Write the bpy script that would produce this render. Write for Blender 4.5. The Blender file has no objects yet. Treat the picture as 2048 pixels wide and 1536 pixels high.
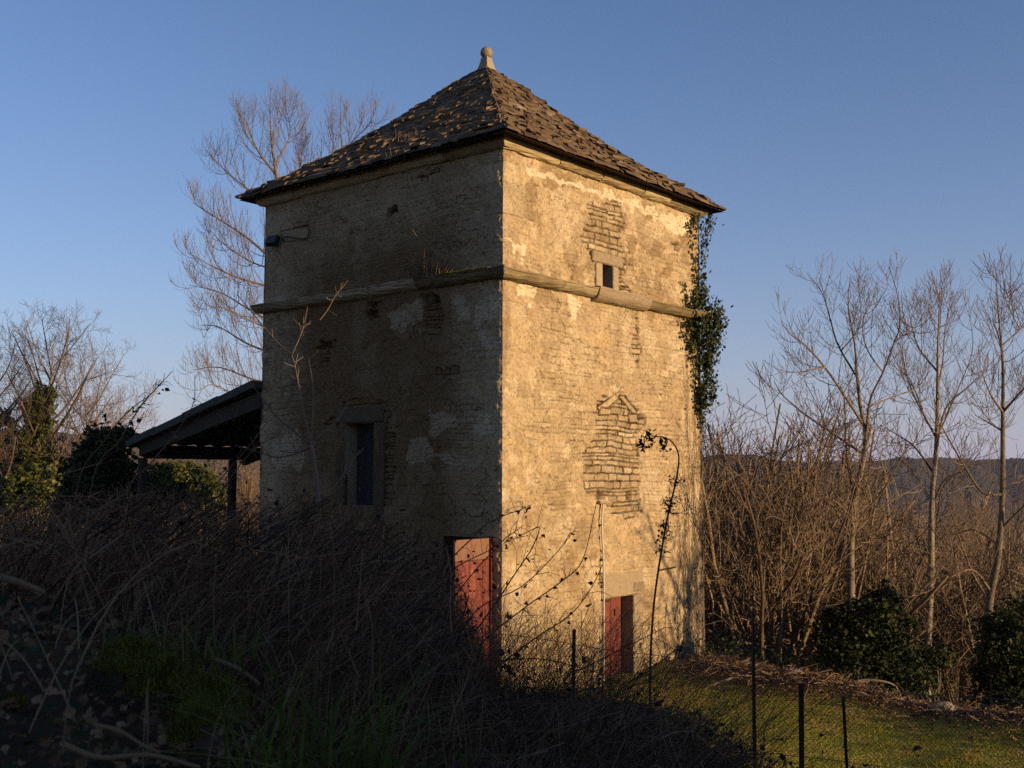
import bpy, bmesh, math
import numpy as np
from mathutils import Matrix, Vector

# ------------------------------------------------------------------ camera, sky, sun, exposure
SC = bpy.context.scene
COL = SC.collection
ZC = 3.45                                   # eye height above the lawn at the tower's foot
F_PX, PITCH, ROLL = 2195.3, 0.0835, 0.0024  # focal length in pixels of the 2048 px wide photograph
cam_d = bpy.data.cameras.new('camera'); cam = bpy.data.objects.new('camera', cam_d); COL.objects.link(cam)
cam_d.sensor_width = 36.0; cam_d.lens = 36.0 * F_PX / 2048.0
cam_d.clip_start = 0.05; cam_d.clip_end = 6000.0
cam.matrix_world = Matrix.Translation((0, 0, ZC)) @ Matrix.Rotation(math.pi / 2 + PITCH, 4, 'X') @ Matrix.Rotation(ROLL, 4, 'Z')
cam_d.dof.use_dof = True; cam_d.dof.focus_distance = 18.0; cam_d.dof.aperture_fstop = 10.0
SC.camera = cam

SUN_AZ, SUN_EL = math.radians(-31.5), math.radians(9.5)     # azimuth measured from +X towards +Y
sun_dir = Vector((math.cos(SUN_AZ) * math.cos(SUN_EL), math.sin(SUN_AZ) * math.cos(SUN_EL), math.sin(SUN_EL)))
W = bpy.data.worlds.new('World'); SC.world = W; W.use_nodes = True
wn = W.node_tree.nodes; wl = W.node_tree.links
sky = wn.new('ShaderNodeTexSky'); sky.sky_type = 'NISHITA'; sky.sun_disc = False
sky.sun_elevation = SUN_EL; sky.sun_rotation = math.pi / 2 - SUN_AZ
sky.air_density = 1.0; sky.dust_density = 0.3; sky.ozone_density = 2.5
# slight blue balance, and the pale lavender haze that lies along the horizon
tint = wn.new('ShaderNodeMix'); tint.data_type = 'RGBA'; tint.blend_type = 'MULTIPLY'; tint.inputs['Factor'].default_value = 1
wl.new(sky.outputs[0], tint.inputs[6]); tint.inputs[7].default_value = (0.90, 0.975, 1.215, 1)
geo = wn.new('ShaderNodeTexCoord'); sx = wn.new('ShaderNodeSeparateXYZ'); wl.new(geo.outputs['Generated'], sx.inputs[0])
def wmath(op, a, b):
    x = wn.new('ShaderNodeMath'); x.operation = op
    for k, v in enumerate((a, b)):
        if isinstance(v, float): x.inputs[k].default_value = v
        else: wl.new(v, x.inputs[k])
    return x.outputs[0]
hz = wmath('MULTIPLY', wmath('POWER', math.exp(-8.0), wmath('MAXIMUM', sx.outputs['Z'], 0.0)), 0.9)
hm = wn.new('ShaderNodeMix'); hm.data_type = 'RGBA'; wl.new(hz, hm.inputs['Factor']); wl.new(tint.outputs[2], hm.inputs[6]); hm.inputs[7].default_value = (3.3, 3.16, 4.54, 1)
wl.new(hm.outputs[2], wn['Background'].inputs[0]); wn['Background'].inputs[1].default_value = 0.097
sun_d = bpy.data.lights.new('sun', 'SUN'); sun = bpy.data.objects.new('sun', sun_d); COL.objects.link(sun)
sun_d.energy = 5.0; sun_d.angle = math.radians(0.53); sun_d.color = (1.0, 0.69, 0.36)
sun.rotation_euler = sun_dir.to_track_quat('Z', 'Y').to_euler(); sun.location = (20, -10, 30)
SC.view_settings.view_transform = 'Standard'; SC.view_settings.look = 'None'
SC.view_settings.exposure = 0.46; SC.view_settings.gamma = 1.0
SC.cycles.use_denoising = False

# ------------------------------------------------------------------ helpers
def N3(v): return v / np.maximum(np.linalg.norm(v, axis=-1, keepdims=True), 1e-9)
def sst(a, b, x): t = np.clip((x - a) / (b - a), 0, 1); return t * t * (3 - 2 * t)
CP, SP, CR, SR = math.cos(PITCH), math.sin(PITCH), math.cos(ROLL), math.sin(ROLL)
def ray(px, py):
    a = np.asarray(px, float) - 1024; b = np.asarray(py, float) - 768
    X = a * CR + b * SR; Y = -a * SR + b * CR
    d = np.ones_like(X) * F_PX; u = -Y
    return np.stack([X, d * CP - u * SP, d * SP + u * CP], -1)
CAM = np.array([0, 0, ZC])
def at(px, py, Y):                          # the point seen there at forward distance Y
    r = ray(px, py); return CAM + r * (np.asarray(Y, float) / r[..., 1])[..., None]
def proj(P):
    x, y, z = P[..., 0], P[..., 1], P[..., 2] - ZC
    d = y * CP + z * SP; u = -y * SP + z * CP
    X = F_PX * x / d; Y = -F_PX * u / d
    return 1024 + X * CR - Y * SR, 768 + X * SR + Y * CR

_tab = np.random.default_rng(5).random((8, 256, 256))
def vnoise(x, y, s=0):
    t = _tab[s % 8]; x = x + 17.3 * s; y = y + 5.7 * s
    xi = np.floor(x).astype(int); yi = np.floor(y).astype(int); fx = x - xi; fy = y - yi
    fx = fx * fx * (3 - 2 * fx); fy = fy * fy * (3 - 2 * fy)
    a, b, c, d = t[xi % 256, yi % 256], t[(xi + 1) % 256, yi % 256], t[xi % 256, (yi + 1) % 256], t[(xi + 1) % 256, (yi + 1) % 256]
    return (a * (1 - fx) + b * fx) * (1 - fy) + (c * (1 - fx) + d * fx) * fy
def fbm(x, y, s=0, o=4):
    r = 0; amp = 0.5; n = 0
    for k in range(o):
        r = r + amp * vnoise(x * 2 ** k, y * 2 ** k, s + k); n += amp; amp *= 0.5
    return r / n

class MB:                                    # collects vertices and faces, links them as ONE mesh object
    def __init__(s): s.V = []; s.F = []; s.T = []; s.n = 0
    def add(s, V, F, tint=0.5):
        V = np.asarray(V, float).reshape(-1, 3); F = np.asarray(F, int)
        s.V.append(V); s.F.append(F + s.n); s.n += len(V)
        s.T.append(np.broadcast_to(np.asarray(tint, float), (len(V),)))
        return s
    def build(s, name, mat, parent=None, smooth=False, attrs=None):
        me = bpy.data.meshes.new(name)
        V = np.concatenate(s.V) if s.V else np.zeros((0, 3))
        me.vertices.add(len(V)); me.vertices.foreach_set('co', V.astype(np.float32).ravel())
        L = np.concatenate([f.ravel() for f in s.F]) if s.F else np.zeros(0, int)
        T = np.concatenate([np.full(len(f), f.shape[1]) for f in s.F]) if s.F else np.zeros(0, int)
        me.loops.add(len(L)); me.loops.foreach_set('vertex_index', L.astype(np.int32))
        me.polygons.add(len(T)); me.polygons.foreach_set('loop_start', (np.cumsum(T) - T).astype(np.int32))
        me.update(calc_edges=True)
        me.polygons.foreach_set('use_smooth', np.full(len(T), smooth))
        al = {'tint': np.concatenate(s.T)} if s.T else {}
        al.update(attrs or {})
        for k, a in al.items():
            at_ = me.attributes.new(k, 'FLOAT', 'POINT'); at_.data.foreach_set('value', np.asarray(a, np.float32).ravel())
        me.materials.append(mat)
        o = bpy.data.objects.new(name, me); COL.objects.link(o)
        if parent is not None: o.parent = parent; o.matrix_parent_inverse = parent.matrix_world.inverted() if False else Matrix.Translation(-Vector(parent.location))
        return o

def empty(name, loc, label=None, cat=None, group=None):
    o = bpy.data.objects.new(name, None); COL.objects.link(o); o.location = loc; o.empty_display_size = 0.2
    if label: o['label'] = label; o['category'] = cat
    if group: o['group'] = group
    return o
def tag(o, label=None, cat=None, group=None, kind=None):
    if label: o['label'] = label
    if cat: o['category'] = cat
    if group: o['group'] = group
    if kind: o['kind'] = kind
    return o

def tubes(mb, P, R, k=3, tint=0.5):          # P (B,n,3), R (B,n)
    P = np.asarray(P, float); R = np.asarray(R, float)
    if len(P) == 0: return
    B, n, _ = P.shape
    T = np.empty_like(P); T[:, 1:-1] = P[:, 2:] - P[:, :-2]; T[:, 0] = P[:, 1] - P[:, 0]; T[:, -1] = P[:, -1] - P[:, -2]; T = N3(T)
    ref = np.broadcast_to(np.array([0.83, 0.55, 0.09]), T.shape).copy()
    par = np.abs((T * ref).sum(-1)) > 0.93; ref[par] = (0.1, -0.3, 0.95)
    A = N3(np.cross(T, ref)); Bv = np.cross(T, A)
    an = np.arange(k) * 2 * math.pi / k
    ring = P[:, :, None] + R[:, :, None, None] * (A[:, :, None] * np.cos(an)[:, None] + Bv[:, :, None] * np.sin(an)[:, None])
    i = np.arange(n - 1)[:, None]; j = np.arange(k)[None]
    q = np.stack([i * k + j, i * k + (j + 1) % k, (i + 1) * k + (j + 1) % k, (i + 1) * k + j], -1).reshape(-1, 4)
    F = (np.arange(B)[:, None, None] * n * k + q[None]).reshape(-1, 4)
    t = np.broadcast_to(np.asarray(tint, float), (B,)) if np.ndim(tint) < 2 else tint
    mb.add(ring.reshape(-1, 3), F, np.repeat(t, n * k))
    cap0 = np.arange(B)[:, None] * n * k + np.arange(k)[None][:, ::-1]; cap1 = np.arange(B)[:, None] * n * k + (n - 1) * k + np.arange(k)[None]
    mb.F.append(np.concatenate([cap0, cap1]) + mb.n - B * n * k)

def spline(pts, n):                          # Catmull-Rom through pts
    p = np.asarray(pts, float); m = len(p)
    if m == 2: return p[0] + (p[1] - p[0]) * np.linspace(0, 1, n)[:, None]
    e = np.vstack([2 * p[0] - p[1], p, 2 * p[-1] - p[-2]])
    t = np.linspace(0, m - 1 - 1e-6, n); i = t.astype(int); f = (t - i)[:, None]
    a, b, c, d = e[i], e[i + 1], e[i + 2], e[i + 3]
    return 0.5 * (2 * b + (c - a) * f + (2 * a - 5 * b + 4 * c - d) * f ** 2 + (3 * b - a - 3 * c + d) * f ** 3)

def tube1(mb, pts, r0, r1=None, k=6, n=None, tint=0.5):
    n = n or max(2, 5 * (len(pts) - 1)); P = spline(pts, n); r1 = r0 if r1 is None else r1
    tubes(mb, P[None], np.linspace(r0, r1, n)[None], k, tint)

def rotm(rng, n):                            # n random rotation matrices
    q = rng.normal(size=(n, 4)); q /= np.linalg.norm(q, axis=1, keepdims=True); w, x, y, z = q.T
    return np.stack([np.stack([1 - 2 * (y * y + z * z), 2 * (x * y - z * w), 2 * (x * z + y * w)], -1),
                     np.stack([2 * (x * y + z * w), 1 - 2 * (x * x + z * z), 2 * (y * z - x * w)], -1),
                     np.stack([2 * (x * z - y * w), 2 * (y * z + x * w), 1 - 2 * (x * x + y * y)], -1)], 1)
LEAF_V = np.array([[0, 0, 0], [-.28, .22, .07], [-.42, .45, .05], [-.2, .7, .06], [0, 1.05, -.06], [.2, .7, .06], [.42, .45, .05], [.28, .22, .07], [0, .5, -.03]], float)
LEAF_F = np.array([[0, 8, 2, 1], [8, 4, 3, 2], [0, 7, 6, 8], [8, 6, 5, 4]])
def leaves(mb, rng, P, size, tint, curl=1.0, up=None):
    n = len(P); M = rotm(rng, n)
    if up is not None:                       # face roughly along the given normals
        Z = N3(up + rng.normal(size=(n, 3)) * 0.45); X = N3(np.cross(rng.normal(size=(n, 3)), Z)); Y = np.cross(Z, X); M = np.stack([X, Y, Z], -1)
    s = np.broadcast_to(np.asarray(size, float), (n,))
    v = LEAF_V * np.array([1, 1, curl])
    V = P[:, None] + np.einsum('nij,kj->nki', M, v) * s[:, None, None]
    F = (np.arange(n)[:, None, None] * len(v) + LEAF_F[None]).reshape(-1, 4)
    mb.add(V.reshape(-1, 3), F, np.repeat(np.broadcast_to(tint, (n,)), len(v)))

def blades(mb, rng, P, H, Wd, lean=0.5, tint=None, seg=3, dirs=None):   # grass blades as curved strips
    n = len(P); a = rng.random(n) * 2 * math.pi
    D = np.stack([np.cos(a), np.sin(a), np.zeros(n)], -1) if dirs is None else dirs
    S = np.stack([-D[:, 1], D[:, 0], np.zeros(n)], -1)
    l = rng.random(n) * lean; t = np.linspace(0, 1, seg + 1)
    H = np.broadcast_to(H, (n,)); Wd = np.broadcast_to(Wd, (n,))
    C = P[:, None] + D[:, None] * (l * H)[:, None, None] * (t ** 2)[None, :, None] + np.array([0, 0, 1.0]) * (H[:, None] * (t - 0.35 * (l[:, None]) * t ** 2))[..., None]
    w = (Wd[:, None] * (1 - t * 0.92))[..., None]
    V = np.stack([C - S[:, None] * w / 2, C + S[:, None] * w / 2], 2).reshape(n, -1, 3)
    i = np.arange(seg); q = np.stack([2 * i, 2 * i + 1, 2 * i + 3, 2 * i + 2], -1)
    F = (np.arange(n)[:, None, None] * 2 * (seg + 1) + q[None]).reshape(-1, 4)
    mb.add(V.reshape(-1, 3), F, np.repeat(rng.random(n) if tint is None else np.broadcast_to(tint, (n,)), 2 * (seg + 1)))

def box(mb, o, ax, ay, az, lo, hi, bev=0.01, jit=0.0, rng=None, tint=0.5):   # bevelled box in the frame o, ax, ay, az
    bm = bmesh.new(); bmesh.ops.create_cube(bm, size=1.0)
    lo = np.asarray(lo, float); hi = np.asarray(hi, float); d = hi - lo
    for v in bm.verts: v.co = Vector(lo + (np.array(v.co) + 0.5) * d)
    if jit:
        for v in bm.verts: v.co += Vector(rng.normal(size=3) * jit)
    if bev > 0: bmesh.ops.bevel(bm, geom=bm.edges[:], offset=min(bev, 0.4 * d.min()), segments=1, affect='EDGES')
    bm.verts.index_update(); V = np.array([v.co[:] for v in bm.verts])
    V = np.asarray(o) + V[:, :1] * np.asarray(ax) + V[:, 1:2] * np.asarray(ay) + V[:, 2:3] * np.asarray(az)
    by = {}
    flip = np.dot(np.cross(ax, ay), az) < 0
    for f in bm.faces:
        ix = [v.index for v in f.verts]; by.setdefault(len(ix), []).append(ix[::-1] if flip else ix)
    n0 = mb.n; first = True
    for k, fs in by.items():
        if first: mb.add(V, fs, tint); first = False
        else: mb.F.append(np.array(fs) + n0)
    bm.free()
X3, Y3, Z3 = np.eye(3)

# ------------------------------------------------------------------ materials
def mat(name, stops, rough=0.85, noise=12.0, nmix=0.35, bump=0.0, bscale=40.0, spec=0.25, attr='tint', trans=0.0, dark=0.45, detail=5.0):
    """colour ramp over the tint attribute, broken up by noise, with optional bump"""
    m = bpy.data.materials.new(name); m.use_nodes = True; t = m.node_tree; n = t.nodes; l = t.links
    b = n['Principled BSDF']; b.inputs['Roughness'].default_value = rough; b.inputs['Specular IOR Level'].default_value = spec
    a = n.new('ShaderNodeAttribute'); a.attribute_name = attr
    tc = n.new('ShaderNodeTexCoord')
    nz = n.new('ShaderNodeTexNoise'); nz.inputs['Scale'].default_value = noise; nz.inputs['Detail'].default_value = detail; nz.inputs['Roughness'].default_value = 0.65
    l.new(tc.outputs['Object'], nz.inputs['Vector'])
    mx = n.new('ShaderNodeMath'); mx.operation = 'MULTIPLY_ADD'; mx.inputs[1].default_value = nmix * 2; l.new(nz.outputs['Fac'], mx.inputs[0])
    sb = n.new('ShaderNodeMath'); sb.operation = 'SUBTRACT'; sb.inputs[1].default_value = nmix; l.new(a.outputs['Fac'], sb.inputs[0]); l.new(sb.outputs[0], mx.inputs[2])
    r = n.new('ShaderNodeValToRGB'); e = r.color_ramp.elements
    while len(e) < len(stops): e.new(0.5)
    for k, s in enumerate(stops):
        e[k].position = k / max(1, len(stops) - 1); e[k].color = (*s, 1)
    l.new(mx.outputs[0], r.inputs[0]); l.new(r.outputs[0], b.inputs['Base Color'])
    if bump:
        n2 = n.new('ShaderNodeTexNoise'); n2.inputs['Scale'].default_value = bscale; n2.inputs['Detail'].default_value = 6; l.new(tc.outputs['Object'], n2.inputs['Vector'])
        bp = n.new('ShaderNodeBump'); bp.inputs['Strength'].default_value = bump; bp.inputs['Distance'].default_value = 0.02
        l.new(n2.outputs['Fac'], bp.inputs['Height']); l.new(bp.outputs[0], b.inputs['Normal'])
    if trans:
        tr = n.new('ShaderNodeBsdfTranslucent'); l.new(r.outputs[0], tr.inputs[0]); ms = n.new('ShaderNodeMixShader'); ms.inputs[0].default_value = trans
        l.new(b.outputs[0], ms.inputs[1]); l.new(tr.outputs[0], ms.inputs[2]); l.new(ms.outputs[0], n['Material Output'].inputs[0])
    return m

def wall_material():
    m = bpy.data.materials.new('lime_rendered_rubble'); m.use_nodes = True; t = m.node_tree; n = t.nodes; l = t.links
    b = n['Principled BSDF']; b.inputs['Roughness'].default_value = 0.95; b.inputs['Specular IOR Level'].default_value = 0.1
    tc = n.new('ShaderNodeTexCoord')
    def A(k): a = n.new('ShaderNodeAttribute'); a.attribute_name = k; return a.outputs['Fac']
    def NZ(s, d=6, r=0.65, vec=None):
        x = n.new('ShaderNodeTexNoise'); x.inputs['Scale'].default_value = s; x.inputs['Detail'].default_value = d; x.inputs['Roughness'].default_value = r
        l.new(vec or tc.outputs['Object'], x.inputs['Vector']); return x.outputs['Fac']
    def RAMP(f, stops):
        r = n.new('ShaderNodeValToRGB'); e = r.color_ramp.elements
        while len(e) < len(stops): e.new(0.5)
        for k, (p, c) in enumerate(stops): e[k].position = p; e[k].color = (*c, 1)
        l.new(f, r.inputs[0]); return r.outputs[0]
    def MIX(f, a, c, mode='MIX'):
        x = n.new('ShaderNodeMix'); x.data_type = 'RGBA'; x.blend_type = mode
        if isinstance(f, float): x.inputs['Factor'].default_value = f
        else: l.new(f, x.inputs['Factor'])
        for s, v in ((6, a), (7, c)):
            if isinstance(v, tuple): x.inputs[s].default_value = (*v, 1)
            else: l.new(v, x.inputs[s])
        return x.outputs[2]
    ren = RAMP(NZ(4.2, 9, 0.74), [(0.28, (.28, .20, .115)), (0.43, (.37, .275, .16)), (0.56, (.44, .335, .198)), (0.70, (.53, .415, .26))])
    och = RAMP(NZ(2.3, 8, .7), [(0.53, (0, 0, 0)), (0.68, (.6, .6, .6))])
    ren = MIX(och, ren, (.45, .285, .12))
    gre = RAMP(NZ(6.5, 10, .8), [(0.50, (0, 0, 0)), (0.64, (.6, .6, .6))])
    ren = MIX(gre, ren, (.27, .225, .165))
    sto = RAMP(A('sid'), [(0, (.19, .125, .065)), (.3, (.33, .24, .135)), (.6, (.27, .21, .14)), (.85, (.41, .30, .17)), (1, (.60, .50, .34))])
    sto = MIX(0.4, sto, RAMP(NZ(9, 8, .75), [(.3, (.2, .15, .095)), (.7, (.56, .44, .28))]), 'MIX')
    c = MIX(A('expo'), ren, sto)
    c = MIX(A('pale'), c, (.66, .56, .40))
    sp = RAMP(NZ(19, 5, .78), [(.33, (.38, .35, .32)), (.47, (.95, .94, .93)), (.56, (1.08, 1.08, 1.07)), (.70, (1.5, 1.46, 1.36))])
    c = MIX(0.85, c, sp, 'MULTIPLY')
    c = MIX(A('joint'), c, (.045, .03, .018))
    c = MIX(A('lich_shade'), c, MIX(NZ(13, 8, .75), (.062, .032, .014), (.20, .115, .05)))  # lichen brown; on the shaded face it also paints in the shade tone
    l.new(c, b.inputs['Base Color'])
    bp = n.new('ShaderNodeBump'); bp.inputs['Strength'].default_value = 0.75; bp.inputs['Distance'].default_value = 0.025
    l.new(NZ(34, 6, .7), bp.inputs['Height']); l.new(bp.outputs[0], b.inputs['Normal'])
    return m
M = {}
M['wall'] = wall_material()
M['shadestone'] = mat('weathered_shade_toned_stone', [(.06, .037, .019), (.115, .076, .042), (.18, .125, .075)], noise=5, nmix=.45, bump=.6, bscale=30)  # weathered stone with shade tone painted in, for the shaded face
M['stone'] = mat('dressed_limestone', [(.14, .105, .065), (.27, .205, .13), (.36, .28, .18), (.45, .36, .245)], noise=22, nmix=.55, bump=.9, bscale=45)
M['ledge'] = mat('lichened_moulding_stone', [(.17, .125, .065), (.30, .225, .12), (.36, .28, .15), (.42, .34, .2)], noise=4, nmix=.45, bump=.5, bscale=30)
M['mossledge'] = mat('mossy_moulding_stone', [(.07, .06, .02), (.16, .12, .06), (.25, .19, .105), (.32, .26, .16)], noise=3, nmix=.55, bump=.6, bscale=30)
M['slate'] = mat('lichened_stone_slates', [(.026, .017, .010), (.075, .050, .030), (.125, .086, .052), (.19, .135, .083), (.32, .245, .155)], noise=9, nmix=.28, bump=.7, bscale=30, spec=.08)
M['finial'] = mat('pale_lichened_stone', [(.10, .08, .05), (.25, .205, .14), (.38, .33, .24)], noise=14, nmix=.5, bump=.5, bscale=50)
M['red'] = mat('red_door_paint', [(.045, .016, .011), (.12, .024, .016), (.175, .036, .023), (.25, .085, .055)], rough=.65, noise=9, nmix=.55, bump=.25, bscale=20, spec=.4)
M['faded'] = mat('faded_door_paint', [(.12, .045, .028), (.19, .095, .058), (.27, .175, .11)], rough=.7, noise=7, nmix=.4)
M['darkwood'] = mat('weathered_dark_wood', [(.016, .015, .016), (.032, .03, .032), (.055, .05, .046)], noise=9, nmix=.4, bump=.4, bscale=25)
M['greywood'] = mat('silver_grey_timber', [(.025, .02, .014), (.045, .036, .026), (.07, .057, .042)], noise=6, nmix=.4, bump=.4, bscale=25)
M['sheet'] = mat('dark_corrugated_sheet', [(.03, .032, .03), (.055, .06, .05), (.09, .09, .07)], noise=3, nmix=.4)
M['void'] = mat('dark_interior_stone', [(.04, .033, .026), (.07, .058, .045)], noise=4)
M['pvc'] = mat('white_plastic', [(.40, .37, .31), (.52, .49, .42)], rough=.45, noise=2, nmix=.2)
M['metal'] = mat('dark_painted_steel', [(.018, .013, .010), (.045, .03, .02), (.09, .05, .026)], rough=.85, noise=14, nmix=.4, spec=.1)
M['wire'] = mat('rusty_galvanised_wire', [(.05, .042, .036), (.10, .085, .07)], rough=.55, spec=.4)
M['lamp'] = mat('black_lamp_housing', [(.012, .011, .010), (.026, .024, .022)], rough=.7, spec=.15)
M['glass'] = mat('dusty_lamp_glass', [(.03, .03, .03), (.06, .06, .06)], rough=.3, spec=.2)
M['bark'] = mat('pale_grey_bark', [(.06, .048, .034), (.17, .135, .095), (.25, .205, .15), (.36, .31, .235)], noise=9, nmix=.5, bump=.7, bscale=22)
M['twig'] = mat('brown_twigs', [(.085, .055, .04), (.15, .105, .075), (.22, .165, .12)], noise=3, nmix=.3)
M['shrubtwig'] = mat('hazel_twigs', [(.065, .043, .027), (.15, .102, .062), (.25, .18, .115)], noise=2, nmix=.3)
M['cane'] = mat('dead_bramble_canes', [(.035, .017, .008), (.12, .060, .029), (.27, .15, .08)], noise=2, nmix=.3)
M['straw'] = mat('dry_grass_straw', [(.09, .052, .026), (.17, .108, .056), (.28, .19, .11)], noise=3, nmix=.3)
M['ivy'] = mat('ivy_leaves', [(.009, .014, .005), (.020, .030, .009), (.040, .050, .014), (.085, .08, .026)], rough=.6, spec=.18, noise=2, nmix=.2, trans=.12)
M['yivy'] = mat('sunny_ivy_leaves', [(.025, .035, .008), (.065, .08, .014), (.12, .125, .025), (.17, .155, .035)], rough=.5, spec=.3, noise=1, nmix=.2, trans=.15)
M['deadleaf'] = mat('withered_leaves', [(.018, .012, .01), (.05, .03, .02), (.11, .06, .035)], noise=4, trans=.1)
M['litter'] = mat('leaf_litter', [(.04, .022, .012), (.11, .055, .027), (.19, .10, .05), (.30, .19, .105)], noise=4)
M['grass'] = mat('winter_grass', [(.15, .19, .02), (.30, .31, .035), (.43, .37, .06), (.50, .36, .12)], noise=1.2, nmix=.3, trans=.5)
M['fgrass'] = mat('fresh_green_grass', [(.045, .06, .008), (.08, .098, .012), (.14, .15, .022)], noise=3, trans=.3)
M['moss'] = mat('moss', [(.045, .045, .005), (.12, .115, .008), (.24, .20, .012)], noise=30, nmix=.5, bump=1.0, bscale=160)
M['rock'] = mat('pale_rubble', [(.12, .10, .07), (.22, .18, .13), (.34, .29, .21)], noise=8, nmix=.4, bump=.6)

# ------------------------------------------------------------------ terrain
def lawn_z(x): return .12 - .10 * np.clip(x, -1, 4) - .05 * np.clip(np.asarray(x) - 4, 0, 9)
CTRL = np.array([(-8, -4, 2.2), (-3, -2, 2.3), (0, -3, 1.85), (4, -4, .9), (-6, 1, 2.9), (-3, 1.5, 3.1), (0, 0, 1.9), (2, 0, 1.1), (-1.6, 2.2, 3.14), (-.75, 1.9, 3.02), (-.42, 1.75, 2.9),
    (-.1, 1.6, 2.62), (.35, 1.6, 2.25), (1, 2, 1.65), (-1.4, 3, 3.08), (-.7, 2.9, 2.78), (-.2, 3, 2.3), (.8, 3.2, 1.7), (-2.6, 4, 2.9), (-1.5, 4.4, 2.35), (-4.5, 5, 2.75), (0, 5, 1.5), (2, 5, .85),
    (5, 3, .4), (-2, 6.2, 1.75), (-4, 8, 1.9), (-.5, 8, 1.05), (.6, 8, .85), (2.1, 8, .5), (4, 7, .15), (-2, 9, 1.15), (-3, 11.5, .95), (-7, 11, 1.7), (-1, 11.8, .3), (1, 11.3, .12), (3, 10.5, -.1),
    (6, 9, -.35), (10, 5, -.2), (-4, 15, .65), (-2, 14.5, .3), (4, 21.5, -.2), (6.2, 19.5, -.65), (8.5, 17.5, -1.1), (11, 14.5, -1.2), (6, 24, -1.3), (10, 24, -2.4), (16, 20, -2.9), (8, 32, -3.4), (16, 32, -4.7), (0, 26, 0), (0, 36, -1.2), (-6, 20, .9), (-8, 24, .9), (-12, 18, 1.6), (-10, 32, .6),
    (-18, 32, 1.2), (-22, 12, 2.2), (-20, -6, 2.2), (20, -4, 0), (20, 8, -1.), (30, 20, -4), (0, -20, 1), (20, -20, 0), (-20, -20, 2), (-4, 44, -1.2), (22, 44, -6.2), (-26, 46, .8)]
    + [(x, y, float(lawn_z(x))) for x, y in ((0, 14), (2, 14), (4.3, 12.5), (6, 11.5), (9, 10), (0, 17), (2.2, 18.5), (3.6, 17), (5.2, 15.5), (7, 13.5), (2, 16), (1, 17.5))]
    + [(x, y, float(lawn_z(x)) + .34) for x, y in ((3.75, 20.2), (5.4, 18.5), (7.7, 16.3), (9.7, 14.6))])
def _ker(d2): return np.sqrt(d2 + 0.8)
_d2 = ((CTRL[:, None, :2] - CTRL[None, :, :2]) ** 2).sum(-1)
_A = np.block([[_ker(_d2) + 0.01 * np.eye(len(CTRL)), np.ones((len(CTRL), 1))], [np.ones((1, len(CTRL))), np.zeros((1, 1))]])
_w = np.linalg.solve(_A, np.append(CTRL[:, 2], 0))
def ground(x, y):
    x = np.asarray(x, float); y = np.asarray(y, float); sh = x.shape; x = x.ravel(); y = y.ravel()
    z = np.full(len(x), _w[-1])
    for k in range(len(CTRL)): z = z + _w[k] * _ker((x - CTRL[k, 0]) ** 2 + (y - CTRL[k, 1]) ** 2)
    r = np.hypot(x, y); a = np.arctan2(x, np.maximum(y, -1e9)); rt = sst(-0.15, 0.25, a) 
    far = -1.5 - rt * 6 - (5 + 30 * rt) * sst(50, 320, r) + (5 + 30 * rt) * sst(420, 1000, r) * 0.6
    z = z * (1 - sst(38, 70, r)) + far * sst(38, 70, r)
    near = np.exp(-((x + .2) / 9) ** 2 - ((y - 6) / 9) ** 2)
    z = z + (fbm(x * 1.3, y * 1.3, 1) - .5) * .22 * near + (fbm(x * .25, y * .25, 2) - .5) * .25
    return z.reshape(sh)
def gp(x, y): return np.stack([np.asarray(x, float), np.asarray(y, float), ground(x, y)], -1)

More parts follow.
